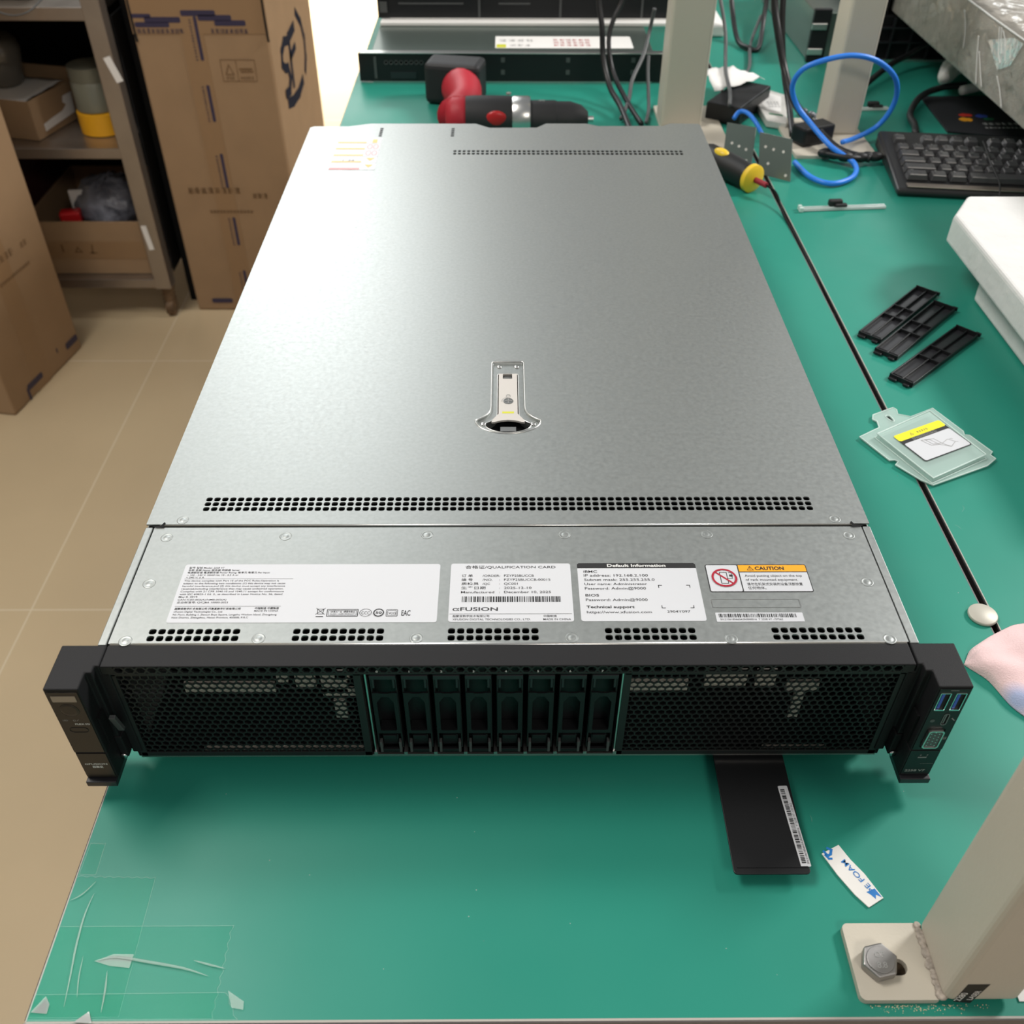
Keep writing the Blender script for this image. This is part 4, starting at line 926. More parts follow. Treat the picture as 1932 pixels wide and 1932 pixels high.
q = MB(); glyphs(q, -.018, -.034, .07, .009, .0032, 2); glyphs(q, -.020, -.048, .08, .006, .0032, 5); q.build('pad_print', 'white_ink', mp_)
# blue network cable standing in a loop
bl = MB().tube([(0.379,0.905,0.7545),(0.389,0.855,0.7545),(0.412,0.836,0.7545),(0.444,0.859,0.7545),(0.453,0.893,0.758),(0.427,0.918,0.770),(0.405,0.955,0.787),(0.387,0.970,0.805),(0.376,0.970,0.830),(0.383,0.960,0.854),(0.409,0.955,0.867),(0.442,0.955,0.872),(0.476,0.960,0.864),(0.507,0.970,0.842),(0.522,0.985,0.813),(0.519,0.990,0.787),(0.505,0.990,0.768),(0.474,0.970,0.762),(0.450,0.945,0.766)], .0034, n=12, smooth=8).build('network_cable', 'cable_blue', smooth=True)
tag(bl, 'bright blue network cable standing up in a loop before the rear steel post', 'cable')
sb = MB().tube([(.314,1.005,.776),(.323,1.017,.781),(.333,1.011,.781),(.341,.990,.776),(.353,.972,.760),(.365,.955,.7545)], .0030, n=10).build('short_blue_cable', 'cable_blue', smooth=True)
tag(sb, 'short end of blue cable behind the bent steel bracket', 'cable')
CB = 'dark cables hanging around the rear posts'
def cable(name, label, P, r, m='cable_black'):
    o = MB().tube(P, r, n=10, smooth=7).build(name, m, smooth=True); tag(o, label, 'cable', CB)
cable('power_cable', 'thickest black cable curving down past the rear right post to the keyboard', [(0.368,1.135,0.96),(0.372,1.12,0.897),(0.379,1.1,0.861),(0.392,1.08,0.818),(0.400,1.03,0.790),(0.418,.985,.775),(0.440,.925,.7640),(0.478,.905,.7590)], .0052)
cable('power_cable', 'black cable hanging straight down to the left of the thickest one', [(0.388,1.16,0.95),(0.389,1.14,0.892),(0.393,1.13,0.853),(0.401,1.115,0.806),(0.404,1.07,0.775),(0.396,.995,.7570)], .0044)
cable('power_cable', 'black cable crossing in front of the far servers, curving lower left', [(0.130,1.19,.94),(0.134,1.18,0.882),(0.140,1.17,0.849),(0.144,1.16,0.808),(0.153,1.13,0.778),(0.166,1.08,0.765),(0.174,1.00,0.7560)], .0042)
cable('power_cable', 'black cable crossing in front of the far servers from the upper right', [(0.182,1.222,.93),(0.173,1.212,0.877),(0.159,1.200,0.850),(0.153,1.188,0.823),(0.160,1.162,0.788),(0.178,1.105,0.764),(0.192,1.04,0.7560)], .0036)
cable('grey_cable', 'grey cable hanging down beside the rear left post', [(0.222,1.225,0.86),(0.217,1.222,0.829),(0.207,1.19,0.805),(0.188,1.15,0.781),(0.180,1.11,0.765),(0.165,1.06,0.7560)], .0030, 'cable_grey')
cable('grey_cable', 'grey cable looped on the bench against the rear left post', [(0.216,1.20,.80),(0.2130,1.17,0.785),(0.2120,1.14,0.768),(0.2090,1.10,0.7560),(0.200,1.05,0.7545)], .0026, 'cable_grey')
cable('grey_cable', 'grey cable rising behind the crumpled white paper', [(0.325,1.34,.89),(0.334,1.3,0.853),(0.342,1.27,0.815),(0.339,1.23,0.790),(0.330,1.17,0.785),(0.322,1.09,0.784),(0.313,1.04,0.7820)], .0028, 'cable_grey')
cable('power_cable', 'black cable hanging in a wide U near the top edge', [(0.392,1.54,.86),(0.394,1.5,0.806),(0.400,1.44,0.7600),(0.412,1.40,0.7560),(0.430,1.40,0.7560),(0.443,1.45,0.7900),(0.450,1.48,.85)], .0042)
cable('power_cable', 'black cable running up and right behind the rear right post', [(0.500,1.10,.7560),(0.536,1.173,0.757),(0.606,1.261,0.768),(0.655,1.305,.775),(.715,1.332,.800)], .0046)
cable('grey_cable', 'thin grey cable arching over the green bench to the paper', [(0.455,1.52,.775),(0.420,1.42,.757),(0.395,1.30,.7545),(0.370,1.245,.7545),(0.345,1.235,.7545)], .0028, 'cable_grey')
q = MB(); rn = random.Random(8)
for k in range(6): q.sphere((.425+.012*k+rn.uniform(-.004,.004), .912+rn.uniform(-.006,.010)-.001*k, T+.0105), .0085, 12, 8, (1.3,.8,.75))
q.tube([(.415,.925,.7600),(.45,.900,.7620),(.478,.915,.7570)], .0040)
o = q.build('cable_tie_bundle', 'rubber_black', smooth=True); tag(o, 'knot of black connectors at the foot of the rear right post', 'connector')
# screwdriver
sdv = thing('screwdriver', 'black and yellow stubby screwdriver with a red shank beside the server', 'screwdriver', (.278,.864,.7675))
ax = Vector((.311-.250, .813-.905, -.002)).normalized()
def P_(t): return ax*t
q = MB(); q.lathe([(.004,-.045),(.012,-.043),(.0165,-.030),(.0165,.010),(.0150,.040),(.0155,.046)], P_(0), ax, 24); q.build('handle_grip', 'rubber_black', sdv, smooth=True)
q = MB(); q.lathe([(.0152,.044),(.0172,.046),(.0172,.052),(.0120,.055)], P_(0), ax, 24); q.build('collar', 'yellow_plastic', sdv, smooth=True, autos=True)
q = MB(); u_ = Vector((0,0,1)); sd_ = ax.cross(u_); q.sphere((0,0,0), 1, 16, 10)
q.xf(Matrix(((ax.x*.013, sd_.x*.007, 0, P_(-.004).x-.003),(ax.y*.013, sd_.y*.007, 0, P_(-.004).y-.001),(0,0,.006,.0135),(0,0,0,1)))); q.build('grip_inlay', 'yellow_plastic', sdv, smooth=True)
q = MB(); q.cyl(P_(.054), ax, .0035, .020, 12); q.build('shank', 'wire_red', sdv, smooth=True, autos=True)
q = MB(); q.tube([P_(.072), P_(.085)+Vector((.004,-.004,-.004)), Vector((.053,-.115,-.0155)), Vector((.0555,-.17,-.0165)), Vector((.0563,-.23,-.0185)), Vector((.0563,-.30,-.0215))], .0013, n=8); q.build('tip_wire', 'black_matte', sdv, smooth=True)
# bent steel bracket
bk = thing('steel_bracket', 'dark shiny bent steel bracket with two upright drilled plates', 'bracket', (.325,.900,T))
def quad_plate(P, name, holes):
    a, b2, c2, d2 = [Vector(p)-Vector((.325,.900,T)) for p in P]; c2 = b2+(d2-a)
    n = (b2-a).cross(d2-a).normalized()*.0012
    q = MB(); q.add([a,b2,c2,d2,a+n,b2+n,c2+n,d2+n], [(0,3,2,1),(4,5,6,7),(0,1,5,4),(1,2,6,5),(2,3,7,6),(3,0,4,7)])
    o = q.build(name, 'bracket_steel', bk, bevel=.0004)
    q = MB()
    for u, v in holes:
        p = a+(b2-a)*u+(d2-a)*v; q.cyl(p-n*.12, -n, .0018, .0002, 14); q.cyl(p+n*1.02, n, .0018, .0002, 14)
    q.build('screw_hole', 'paper_grey', o)
quad_plate([(.287,.918,.7508),(.322,.900,.7508),(.331,.930,.791),(.291,.941,.793)], 'bracket_plate', [(.25,.5),(.5,.45),(.75,.4),(.3,.15),(.55,.13),(.8,.12)])
quad_plate([(.326,.876,.7508),(.362,.850,.7508),(.368,.889,.791),(.326,.902,.795)], 'bracket_plate', [(.2,.68),(.45,.66),(.75,.66),(.85,.12),(.3,.3)])
q = MB(); q.box(-.004,-.024,.0008,.006,.004,.0020); q.build('bracket_bridge', 'bracket_steel', bk)
# papers, black case, drive
q = MB(); q.obox((.340,1.105,T+.014), (.55,.84,0), (-.84,.55,0), (0,0,1), .058, .026, .0130); o = q.build('black_case', 'black_satin', bevel=.002); tag(o, 'flat black plastic case under the crumpled white paper', 'case')
def sheet(P, z, m, name, label, cat, crum=.002, thick=.0006, n=8):
    q = MB(); a, b2, c2, d2 = [Vector((p[0],p[1],0)) for p in P]; vs = []; rn = random.Random(21)
    for i in range(n+1):
        for j in range(n+1):
            u, v = i/n, j/n; p = a.lerp(b2,u).lerp(d2.lerp(c2,u), v); vs.append((p.x, p.y, z+abs(rn.gauss(0,crum))+.004*u*(1-u)))
    q.add(vs, [(i*(n+1)+j,(i+1)*(n+1)+j,(i+1)*(n+1)+j+1,i*(n+1)+j+1) for i in range(n) for j in range(n)])
    o = q.build(name, m, solid=thick, smooth=True); tag(o, label, cat); return o
sheet([(.303,1.105),(.388,1.161),(.350,1.218),(.305,1.205)], .7785, 'paper', 'crumpled_paper', 'crumpled white paper lying on the flat black case', 'paper')
hd = thing('hard_drive', 'silver hard drive with a white label and green strip, by the dark cables', 'hard drive', (.390,1.100,T))
q = MB(); q.prism(sub([(.368,1.143),(.392,1.179),(.420,1.148),(.396,1.030),(.370,1.042)],(.390,1.100)), .0008, .0110); q.build('drive_body', 'paper_grey', hd, bevel=.0015)
q = MB(); q.prism(sub([(.374,1.135),(.391,1.162),(.411,1.140),(.397,1.075),(.379,1.083)],(.390,1.100)), .0110, .0112); o = q.build('drive_label', 'paper', hd)
q = MB(); q.prism(sub([(.378,1.070),(.396,1.062),(.396,1.057),(.378,1.065)],(.390,1.100)), .0110, .0114); q.build('green_strip', 'board_pcb', hd)
q = MB(); glyphs(q, -.006, .012, .016, .0045, .0113, 3); glyphs(q, -.006, .004, .016, .0045, .0113, 4); glyphs(q, -.007, -.006, .014, .0045, .0113, 8); q.build('printing', 'grey_ink', o)
q = MB(); rn = random.Random(2)
for k in range(7): q.sphere((.432+.004*k+rn.uniform(-.004,.004), 1.065+rn.uniform(-.03,.03), T+.0058), .0055, 8, 6, (1,1.2,.8))
o = q.build('screw_bag', 'shiny_plastic_bag', smooth=True); tag(o, 'small clear bag of screws next to the silver hard drive', 'bag')
q = MB(); q.tube([(.660,1.170,.778),(.685,1.205,.780),(.715,1.230,.780)], lambda t: .0075+.005*t, n=12); q.tube([(.672,1.195,.770),(.700,1.240,.775),(.725,1.262,.775)], lambda t: .010+.006*math.sin(PI*t), n=12); q.tube([(.690,1.165,.762),(.730,1.180,.765)], .007, n=10)
o = q.build('white_connector', 'paper', smooth=True); tag(o, 'white cable plug and bag at the end of the thick keyboard cable', 'connector')

# ------------------------------------------------------------------ far servers, drill
s1 = thing('rack_server', 'thin one-unit rack server with a grey top and black front, behind the drill', 'server', (0.011,1.237,T+.0005))
MB().box(-.2180,.004,0,.2180,.46,.0435).build('server_case', 'bracket_steel', s1, bevel=.0008)
MB().box(-.2385,-.002,.0015,.2430,.006,.0425).build('front_panel', 'black_satin', s1, bevel=.0008)
MB().box(-.2350,-.0035,.0425,.2400,.010,.0438).build('front_lip', 'steel_bright', s1, bevel=.0004)
MB().box(-.2180,-.0030,0,.2180,.004,.0018).build('bottom_lip', 'steel_bright', s1)
for k in range(8): q = MB(); q.lathe([(.0032,0),(.0032,.0006),(.0022,.0006),(.0020,0)], (-.196+k*.0078,-.0022,.0295), (0,-1,0), 14); q.build('round_port', 'cable_grey', s1)
for k in range(4):
    for j in range(2): MB().box(-.119+k*.101,-.0028,.012+j*.018,-.113+k*.101,-.002,.019+j*.018).build('tray_latch', 'cable_grey', s1)
MB().box(-.215,-.0030,.006,-.211,-.002,.038).build('ear_button', 'cable_grey', s1); MB().box(-.190,-.0030,.006,-.150,-.002,.016).build('info_slot', 'rib_plastic', s1)
o = MB().prism(rrect(-.027,.022,.189,.085,.002,2), .0437, .0439).build('top_label', 'paper', s1)
q = MB(); q.prism(rrect(-.025,.024,-.010,.042,.001,1), .0439, .0440); q.build('yellow_corner', 'olive_yellow', o)
q = MB()
for k in range(3): glyphs(q, .065, .032+k*.014, .125, .010, .0441, 3+k)
q.build('red_print', 'rose_ink', o)
q = MB(); glyphs(q, -.004, .030, .035, .012, .0441, 8, wd=.06); glyphs(q, -.020, .055, .045, .014, .0441, 9, wd=.06); q.build('grey_print', 'grey_ink', o)
o = MB().box(-.2060,1.378,.7945,.2700,1.75,.8000).build('foam_sheet', 'paper', bevel=.001); tag(o, 'pale flat board sandwiched between the two far servers', 'board')
s2 = thing('rack_server', 'black-fronted two-unit rack server stacked on the thin far server', 'server', (0.029,1.400,.8005))
MB().box(-.2200,.004,0,.2200,.34,.0860).build('server_case', 'bracket_steel', s2, bevel=.0008)
MB().box(-.2400,-.002,.001,.2430,.006,.0860).build('front_panel', 'black_satin', s2, bevel=.0010)
MB().box(-.2200,-.0030,0,.2430,.004,.0016).build('bottom_lip', 'steel_bright', s2)
for x in (-.072,.062,.197): MB().box(x-.0018,-.0034,.002,x+.0018,-.002,.084).build('divider', 'cable_grey', s2)
for j in range(2): MB().box(-.236,-.0050,.010+j*.022,-.224,-.002,.026+j*.022).build('ear_button', 'cable_grey', s2)
for x0, x1 in ((-.205,-.098),(-.04,.012)): MB().box(x0,-.0030,.022,x1,-.002,.0245).build('vent_slot', 'cable_grey', s2)
# cordless drill lying on its side
dr = thing('cordless_drill', 'red and black cordless drill lying on its side behind the silver server', 'drill', (0,1.0,T))
q = MB(); q.lathe([(.020,-.060),(.027,-.056),(.028,-.040),(.0275,.006),(.026,.010)], (0,0,.0285), (1,0,0), 28); q.build('motor_housing', 'drill_black', dr, smooth=True, autos=True)
q = MB(); q.lathe([(.012,-.082),(.022,-.080),(.0275,-.072),(.0285,-.058),(.027,-.054)], (0,0,.0285), (1,0,0), 28); q.build('rear_cap', 'drill_red', dr, smooth=True)
q = MB(); q.lathe([(.026,.008),(.0275,.011),(.0275,.030),(.0265,.033)], (0,0,.0285), (1,0,0), 32); q.build('gear_collar', 'steel_bright', dr, smooth=True, autos=True)
q = MB(); q.lathe([(.0240,.033),(.0240,.066),(.0230,.069),(.0225,.070),(.0225,.088),(.018,.103),(.010,.112)], (0,0,.0265), (1,0,0), 28); q.build('chuck', 'drill_black', dr, smooth=True, autos=True)
q = MB(); q.lathe([(.0040,.111),(.0040,.120)], (0,0,.0265), (1,0,0), 12); q.build('chuck_jaw', 'steel_bright', dr)
q = MB(); q.tube([(-.066,.000,.029),(-.062,.030,.030),(-.058,.060,.030),(-.060,.095,.028),(-.066,.125,.027)], lambda t: .0285-.010*math.sin(PI*min(t*1.15,1))*.7, n=20, smooth=6); q.build('grip', 'drill_red', dr, smooth=True)
q = MB(); q.tube([(-.030,.012,.030),(-.010,.022,.026),(.006,.024,.024)], lambda t: .016-.008*t, n=14); q.build('trigger_guard', 'drill_red', dr, smooth=True)
q = MB(); q.obox((-.074,.152,.030), (.97,-.2,0), (.2,.97,0), (0,0,1), .042, .026, .029); q.build('battery_pack', 'drill_black', dr, bevel=.008, seg=3)
q = MB(); q.sphere((-.013,-.0245,.0350), .012, 16, 10, (1.25,.35,.9)); q.build('gear_switch', 'red_plastic', dr, smooth=True)
q = MB(); q.lathe([(.0035,0),(.0035,.002)], (.004,.016,.054), (0,0,1), 12); q.build('lamp_lens', 'steel_bright', dr)
q = MB(); text(q, '20', .044, -.002, .0065, z=.0508); q.build('dial_number', 'grey_ink', dr)

# ------------------------------------------------------------------ dark equipment at the upper right
rk = thing('rack_chassis', 'wide low black chassis with a bright steel front edge at the upper right', 'chassis', (.86,1.345,T+.0005))
MB().box(-.27,.004,.0,.27,.50,.0670).build('chassis_body', 'black_matte', rk)
MB().box(-.27,-.002,.0,.27,.004,.0035).build('steel_edge', 'steel_bright', rk)
for k in range(7): MB().box(-.262+k*.032,-.001,.004,-.259+k*.032,.004,.066).build('upright_rib', 'rib_plastic', rk)
for z in (.028,.050): MB().box(-.262,-.0012,z,-.072,.0042,z+.003).build('case_rib', 'rib_plastic', rk)
rk = thing('ribbed_case', 'narrow black case with ribs stacked on the low black chassis', 'case', (.605,1.36,T+.0680))
MB().box(-.012,.0,.0,.016,.45,.0500).build('case_body', 'black_matte', rk)
MB().box(-.012,-.004,.0470,.016,.0,.0500).build('steel_edge', 'steel_bright', rk)
MB().box(.000,-.003,.0,.003,.0,.0470).build('upright_rib', 'rib_plastic', rk)
rc2 = thing('metal_case', 'grey-green metal case with black corner brackets behind the rear right post', 'case', (.545,1.42,T+.0005))
MB().box(-.045,-.075,0,.035,.30,.075).build('case_body', 'bracket_steel', rc2, bevel=.002)
MB().box(-.048,-.080,.0,-.020,-.070,.080).build('corner_bracket', 'black_satin', rc2, bevel=.001)
for z in (.012,.050): MB().box(-.0495,-.0830,z,-.0250,-.079,z+.010).build('bright_buckle', 'steel_bright', rc2, bevel=.001)
o = MB().box(.362,1.48,.7510,.386,1.66,.7700).build('white_box', 'paper', bevel=.003); tag(o, 'small white box beside the rear left post near the top edge', 'box')

# ------------------------------------------------------------------ clear tape at the near left corner
def zig(a, b2, n, amp):
    a = Vector((a[0],a[1])); b2 = Vector((b2[0],b2[1])); d = b2-a; nn = Vector((-d.y,d.x)).normalized()*amp
    return [tuple(a+d*(k/n)+(nn if k%2 else nn*0)) for k in range(n+1)]
GT = 'clear tape on the near left bench corner'
def tape(label, P, z):
    o = MB().flat(P, z=T+z).build('clear_tape', 'clear_tape'); q = MB(); stroke(q, [p for p in P], .00022, T+z+.00004, True); e_ = q.build('tape_edge', 'tape_bubble', o); e_.location = (0,0,0); tag(o, label, 'tape', GT); e_.data.transform(Matrix.Translation(-o.location))
tape('short narrow strip of clear tape, furthest from the bench corner', [(-.2345,-.0808),(-.2255,-.0812)]+zig((-.2259,-.0625),(-.2341,-.0622),8,.0008), .00012)
tape('wide clear tape with zigzag top edge running down the left side', [(-.2353,-.1550),(-.1911,-.1550),(-.1921,-.1100)]+zig((-.1926,-.0827),(-.2350,-.0817),17,.0010), .00026)
tape('long clear tape running along the front with a zigzag right end', [(-.2350,-.1099),(-.1445,-.1099)][::-1]+[(-.2350,-.1560)]+zig((-.1450,-.1560),(-.1445,-.1110),16,.0012), .00044)
tape('lowest clear tape strip along the very front edge', [(-.2353,-.1443),(-.2353,-.1565)]+zig((-.1330,-.1565),(-.1408,-.1432),5,.0010), .00062)
q = MB(); zt = T+.0009
def blob(P, w_): 
    q.tube([(x,y,zt) for x,y in P], lambda t: max(.0001, .75*w_*math.sin(PI*(.04+.92*t))), n=6, smooth=6)
for P, w_ in (([(-.2114,-.128),(-.2004,-.1262),(-.1824,-.1288),(-.1645,-.132),(-.1519,-.1358)], .0011), ([(-.2191,-.1502),(-.2213,-.1330),(-.2231,-.1199),(-.224,-.104),(-.2228,-.0919)], .0007), ([(-.2342,-.096),(-.2291,-.0926),(-.2238,-.0853)], .0005), ([(-.2001,-.1529),(-.2015,-.142),(-.2032,-.1331)], .0006), ([(-.2142,-.1457),(-.2165,-.136),(-.2177,-.1255)], .0004), ([(-.161,-.1279),(-.153,-.1300),(-.1441,-.1321)], .0008)): blob(P, w_)
for i, v in enumerate(q.v): q.v[i] = (v[0], v[1], zt+(v[2]-zt)*.25)
o = q.build('tape_wrinkle', 'tape_bubble', smooth=True); tag(o, 'whitish wrinkles and air bubbles trapped under the clear tape', 'tape', GT)
q = MB(); q.prism([(-.2114,-.128),(-.2027,-.1245),(-.1922,-.1246),(-.1926,-.1315),(-.203,-.1304)], T+.0007, T+.00075); q.prism([(-.1404,-.1428),(-.1315,-.1481),(-.131,-.152),(-.137,-.151)], T+.0008, T+.00085); q.prism([(-.2346,-.1527),(-.2297,-.145),(-.2266,-.1489),(-.2264,-.1534)], T+.0008, T+.00085)
o = q.build('tape_patch', 'tape_bubble'); tag(o, 'milky torn patches where the clear tape lifts off', 'tape', GT)
q = MB(); q.prism([(-.2120,-.1575),(-.2060,-.1525),(-.2030,-.1580)], T+.0010, T+.0012); o = q.build('foil_scrap', 'film_fold'); tag(o, 'tiny folded silver scrap stuck on the front bench edge', 'scrap')

# ------------------------------------------------------------------ cart with shelves, left background
ct = thing('shelf_cart', 'stainless steel cart with two open shelves and small wheels at the upper left', 'cart', (-1.22,2.03,0))
def cb(name, x0,y0,z0,x1,y1,z1,m='stainless',bev=.0015): return MB().box(x0+1.22,y0-2.03,z0,x1+1.22,y1-2.03,z1).build(name, m, ct, bevel=bev)
for x0 in (-1.62,-.859):
    for y0 in (1.80,2.22): cb('corner_post', x0, y0, .085, x0+.038, y0+.038, 1.02)
for z0, z1 in ((.085,.108),(.405,.428),(.690,.716)): cb('shelf_board', -1.60, 1.806, z0, -.845, 2.25, z1)
cb('dark_back_fill', -1.61, 2.252, .1, -.84, 2.256, 1.0, 'black_matte', 0); cb('dark_side_fill', -.8215, 1.845, .11, -.8205, 2.25, .69, 'black_matte', 0)  # black sheets added to make the cart's interior dark
for x in (-1.60,-.842):
    for y in (1.83,2.23):
        q = MB(); q.lathe([(.014,.030),(.016,.034),(.014,.040),(.016,.046),(.014,.052),(.016,.058),(.014,.064),(.016,.070),(.020,.084)], (x+1.22,y-2.03,0), (0,0,1), 18)
        w_ = q.build('caster_stem', 'rust_steel', ct, smooth=True); q = MB(); q.cyl((x+1.22-.010,y-2.03,.0225), (1,0,0), .022, .020, 20); q.build('caster_wheel', 'rust_steel', w_, bevel=.003)
q = MB(); q.obox((.395,-.2315,.598), (.32,0,-1), (0,1,0), (1,0,.32), .026, .0006, .0075); o = q.build('white_sticker', 'paper', ct)
q = MB(); q.obox((.374,-.2315,.220), (.1,0,-1), (0,1,0), (1,0,.1), .030, .0006, .0060); q.build('white_sticker', 'paper', ct)
bx = thing('dark_gap_panel', 'tall black panel added to darken the gap between the steel cart and the large carton', 'panel', (-.802,2.10,0))  # added filler that keeps the gap beside the cart dark
MB().box(-.013,-.20,.0,.010,.20,.95).build('board_body', 'black_matte', bx, bevel=.002)
# items on the cart
def tray(name, label, P, z0, h, t=.004):
    q = MB(); n = len(P); c = Vector((sum(p[0] for p in P)/n, sum(p[1] for p in P)/n)); I = []
    for p in P: v = Vector(p)-c; I.append(tuple(c+v*(1-t*1.6/v.length)))
    rt_ = thing(name, label, 'cardboard box', (c.x,c.y,z0)); P2 = [(p[0]-c.x,p[1]-c.y) for p in P]; I2 = [(p[0]-c.x,p[1]-c.y) for p in I]
    q.plateholes(P2, [I2], .001, h); q.prism(I2, .001, .004); q.build('tray_wall', 'cardboard', rt_); return rt_, c
A_ = (-1.052,1.850); B_ = (-.990,2.085); C_ = (-1.245,2.150); D_ = (-1.300,1.915)
tr, c_ = tray('cardboard_tray', 'open cardboard tray with a torn white label on the middle shelf of the cart', [A_,B_,C_,D_], .4285, .085)
dirx = Vector((B_[0]-A_[0],B_[1]-A_[1],0)).normalized(); nrm = Vector((dirx.y,-dirx.x,0))
mL = frameM(Vector((A_[0]-c_.x,A_[1]-c_.y,0))+nrm*.0008, dirx, (0,0,1))
q = MB(); q.prism([(.030,.012),(.145,.018),(.150,.062),(.118,.062),(.112,.050),(.122,.042),(.105,.034),(.030,.028)], 0, .0006); q.xf(mL); q.build('torn_label', 'paper', tr)
q = MB(); glyphs(q, .165, .030, .20, .016, .0004, 2); q.xf(mL); q.build('box_print', 'cardboard_dark', tr)
o = sheet([(-1.085,1.885),(-1.045,2.05),(-1.20,2.085),(-1.255,1.925)], .4985, 'paper', 'white_sheet', 'white paper on top of the open tray on the cart', 'paper', .001); 
q = MB(); q.lathe([(.045,.002),(.050,.010),(.050,.085),(.040,.10),(.030,.105)], (-1.175,2.020,.508), (.2,-.1,1), 20); o = q.build('glass_jar', 'glass_jar', smooth=True); tag(o, 'dull grey jar standing in the open cardboard tray', 'jar')
q = MB(); q.lathe([(.040,0),(.053,.001),(.053,.046),(.040,.047),(.038,.046),(.038,.001)], (-.925,1.925,.4290), (0,0,1), 32); o = q.build('tape_roll', 'tape_yellow', smooth=True, autos=True); tag(o, 'yellow roll of tape at the bottom of the pile behind the cart post', 'tape roll', 'tape rolls on the cart shelf')
q = MB(); q.lathe([(.042,0),(.047,.001),(.047,.060),(.045,.063),(.046,.066),(.046,.094),(.030,.096)], (-.930,1.930,.4770), (0,0,1), 28); o = q.build('tape_roll', 'tape_glass', smooth=True, autos=True); tag(o, 'greyish clear rolls stacked on the yellow tape roll', 'tape roll', 'tape rolls on the cart shelf')
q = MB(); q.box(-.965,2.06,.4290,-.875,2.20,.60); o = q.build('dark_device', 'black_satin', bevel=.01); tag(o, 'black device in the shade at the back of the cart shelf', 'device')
lt, c_ = tray('cardboard_tray', 'wide cardboard tray holding a plastic bag on the lowest shelf of the cart', [(-1.150,1.835),(-.8640,1.835),(-.8640,2.18),(-1.150,2.18)], .1085, .134)
q = MB(); q.obox((-.115-.014,-.14,.06), (1,0,0), (0,1,0), (0,0,1), .0001,.0001,.0001)
q = MB(); stroke(q, [(.085,.060),(.085,.075)], .006); stroke(q, [(.115,.058),(.130,.058),(.122,.070)], .004, closed=True); stroke(q, [(.155,.056),(.158,.075)], .005); stroke(q, [(.150,.056),(.165,.056)], .004)
q.xf(frameM((-.150,-.1735,0), (1,0,0), (0,0,1))); q.build('box_print', 'cardboard_dark', lt)
q = MB(); q.box(-.143,-.1733,.040,.143,-.1728,.085); q.build('brown_tape_band', 'brown_tape', lt)
q = MB(); rn = random.Random(6); q.sphere((-.965,1.955,.235), .085, 28, 18, (1.1,.9,.85))
for i, v in enumerate(q.v): q.v[i] = (v[0]+rn.gauss(0,.004), v[1]+rn.gauss(0,.004), v[2]+rn.gauss(0,.004))
o = q.build('plastic_bag', 'shiny_plastic_bag', smooth=True, weld=1e-5); tag(o, 'crumpled clear grey plastic bag bulging out of the lower cardboard tray', 'bag')
o = MB().obox((-1.048,1.880,.236), (1,.2,0), (-.2,1,0), (0,0,1), .024, .016, .016).build('red_wrapper', 'red_plastic', bevel=.005); tag(o, 'small shiny red wrapper in the lower cardboard tray', 'wrapper')
o = MB().obox((-1.035,1.925,.258), (1,.1,0), (-.1,1,0), (0,0,1), .022, .004, .026).build('white_card', 'paper', bevel=.001); tag(o, 'small white card standing behind the red wrapper', 'card')
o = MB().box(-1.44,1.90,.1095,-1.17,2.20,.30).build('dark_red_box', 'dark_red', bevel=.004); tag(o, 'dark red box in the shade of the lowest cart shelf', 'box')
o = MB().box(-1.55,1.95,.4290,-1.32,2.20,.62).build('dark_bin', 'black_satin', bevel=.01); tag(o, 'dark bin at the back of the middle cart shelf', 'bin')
q = MB(); q.tube([(-1.07,1.83,.730),(-1.05,1.795,.722),(-1.00,1.786,.706),(-.96,1.790,.713),(-.93,1.82,.735),(-.90,1.90,.75)], .0016, n=6); o = q.build('thin_cable', 'cable_grey', smooth=True); tag(o, 'thin grey cable drooping over the top edge of the steel cart', 'cable')
o = MB().box(-1.10,1.86,.7165,-.98,2.10,.80).build('grey_box', 'glass_jar', bevel=.006); tag(o, 'grey glossy box on top of the steel cart', 'box')

# ------------------------------------------------------------------ large cartons
def strips(mb, zs, x, z, seed=1):
    for z0, z1 in zs:
        mb.prism(rrect(x-.001, z0, x+.006, z1, .003, 3), z, z+.0002)
        glyphs_v(mb, x-.012, z0, z1, .006, z+.0001, seed)
def glyphs_v(mb, x, y0, y1, h, z, seed):
    t = MB(); glyphs(t, 0, 0, y1-y0, h, 0, seed, wd=.10); t.xf(Matrix.Translation((x+h, y0, z)) @ Matrix.Rotation(PI/2, 4, 'Z')); mb.merge(t)
def carton(label, loc, rz, w_, d_, h_, seed):
    c = thing('large_carton', label, 'carton', loc, rz, 'tall shipping cartons')
    MB().box(-w_/2,-d_/2,.0,w_/2,d_/2,h_).build('carton_body', 'cardboard', c, bevel=.006, seg=3)
    return c
TC = carton('tall brown shipping carton with blue tape print and SF logo behind the server', (-.6405,2.105,0), 0, .285, .514, .86, 1)
FM = frameM((-.1425,-.2575,0), (1,0,0), (0,0,1))
q = MB(); q.prism(rrect(.1005,.0,.1475,.86,.001,1), 0, .0004); q.xf(FM); q.build('tape_strip', 'brown_tape', TC)
q = MB(); q.prism([(.0,.655),(.285,.655),(.285,.75),(.0,.75)], 0, .0005); q.xf(FM); q.build('tape_strip', 'brown_tape', TC)
def block(name, m, parent, F, fn):
    q = MB(); fn(q); q.xf(F); return q.build(name, m, parent)
for zs in ((.602,.690),(.473,.552),(.321,.402),(.178,.250),(.060,.112)): block('blue_tape_print', 'indigo_ink', TC, FM, lambda q: strips(q, (zs,), .1330, .0005, 3))
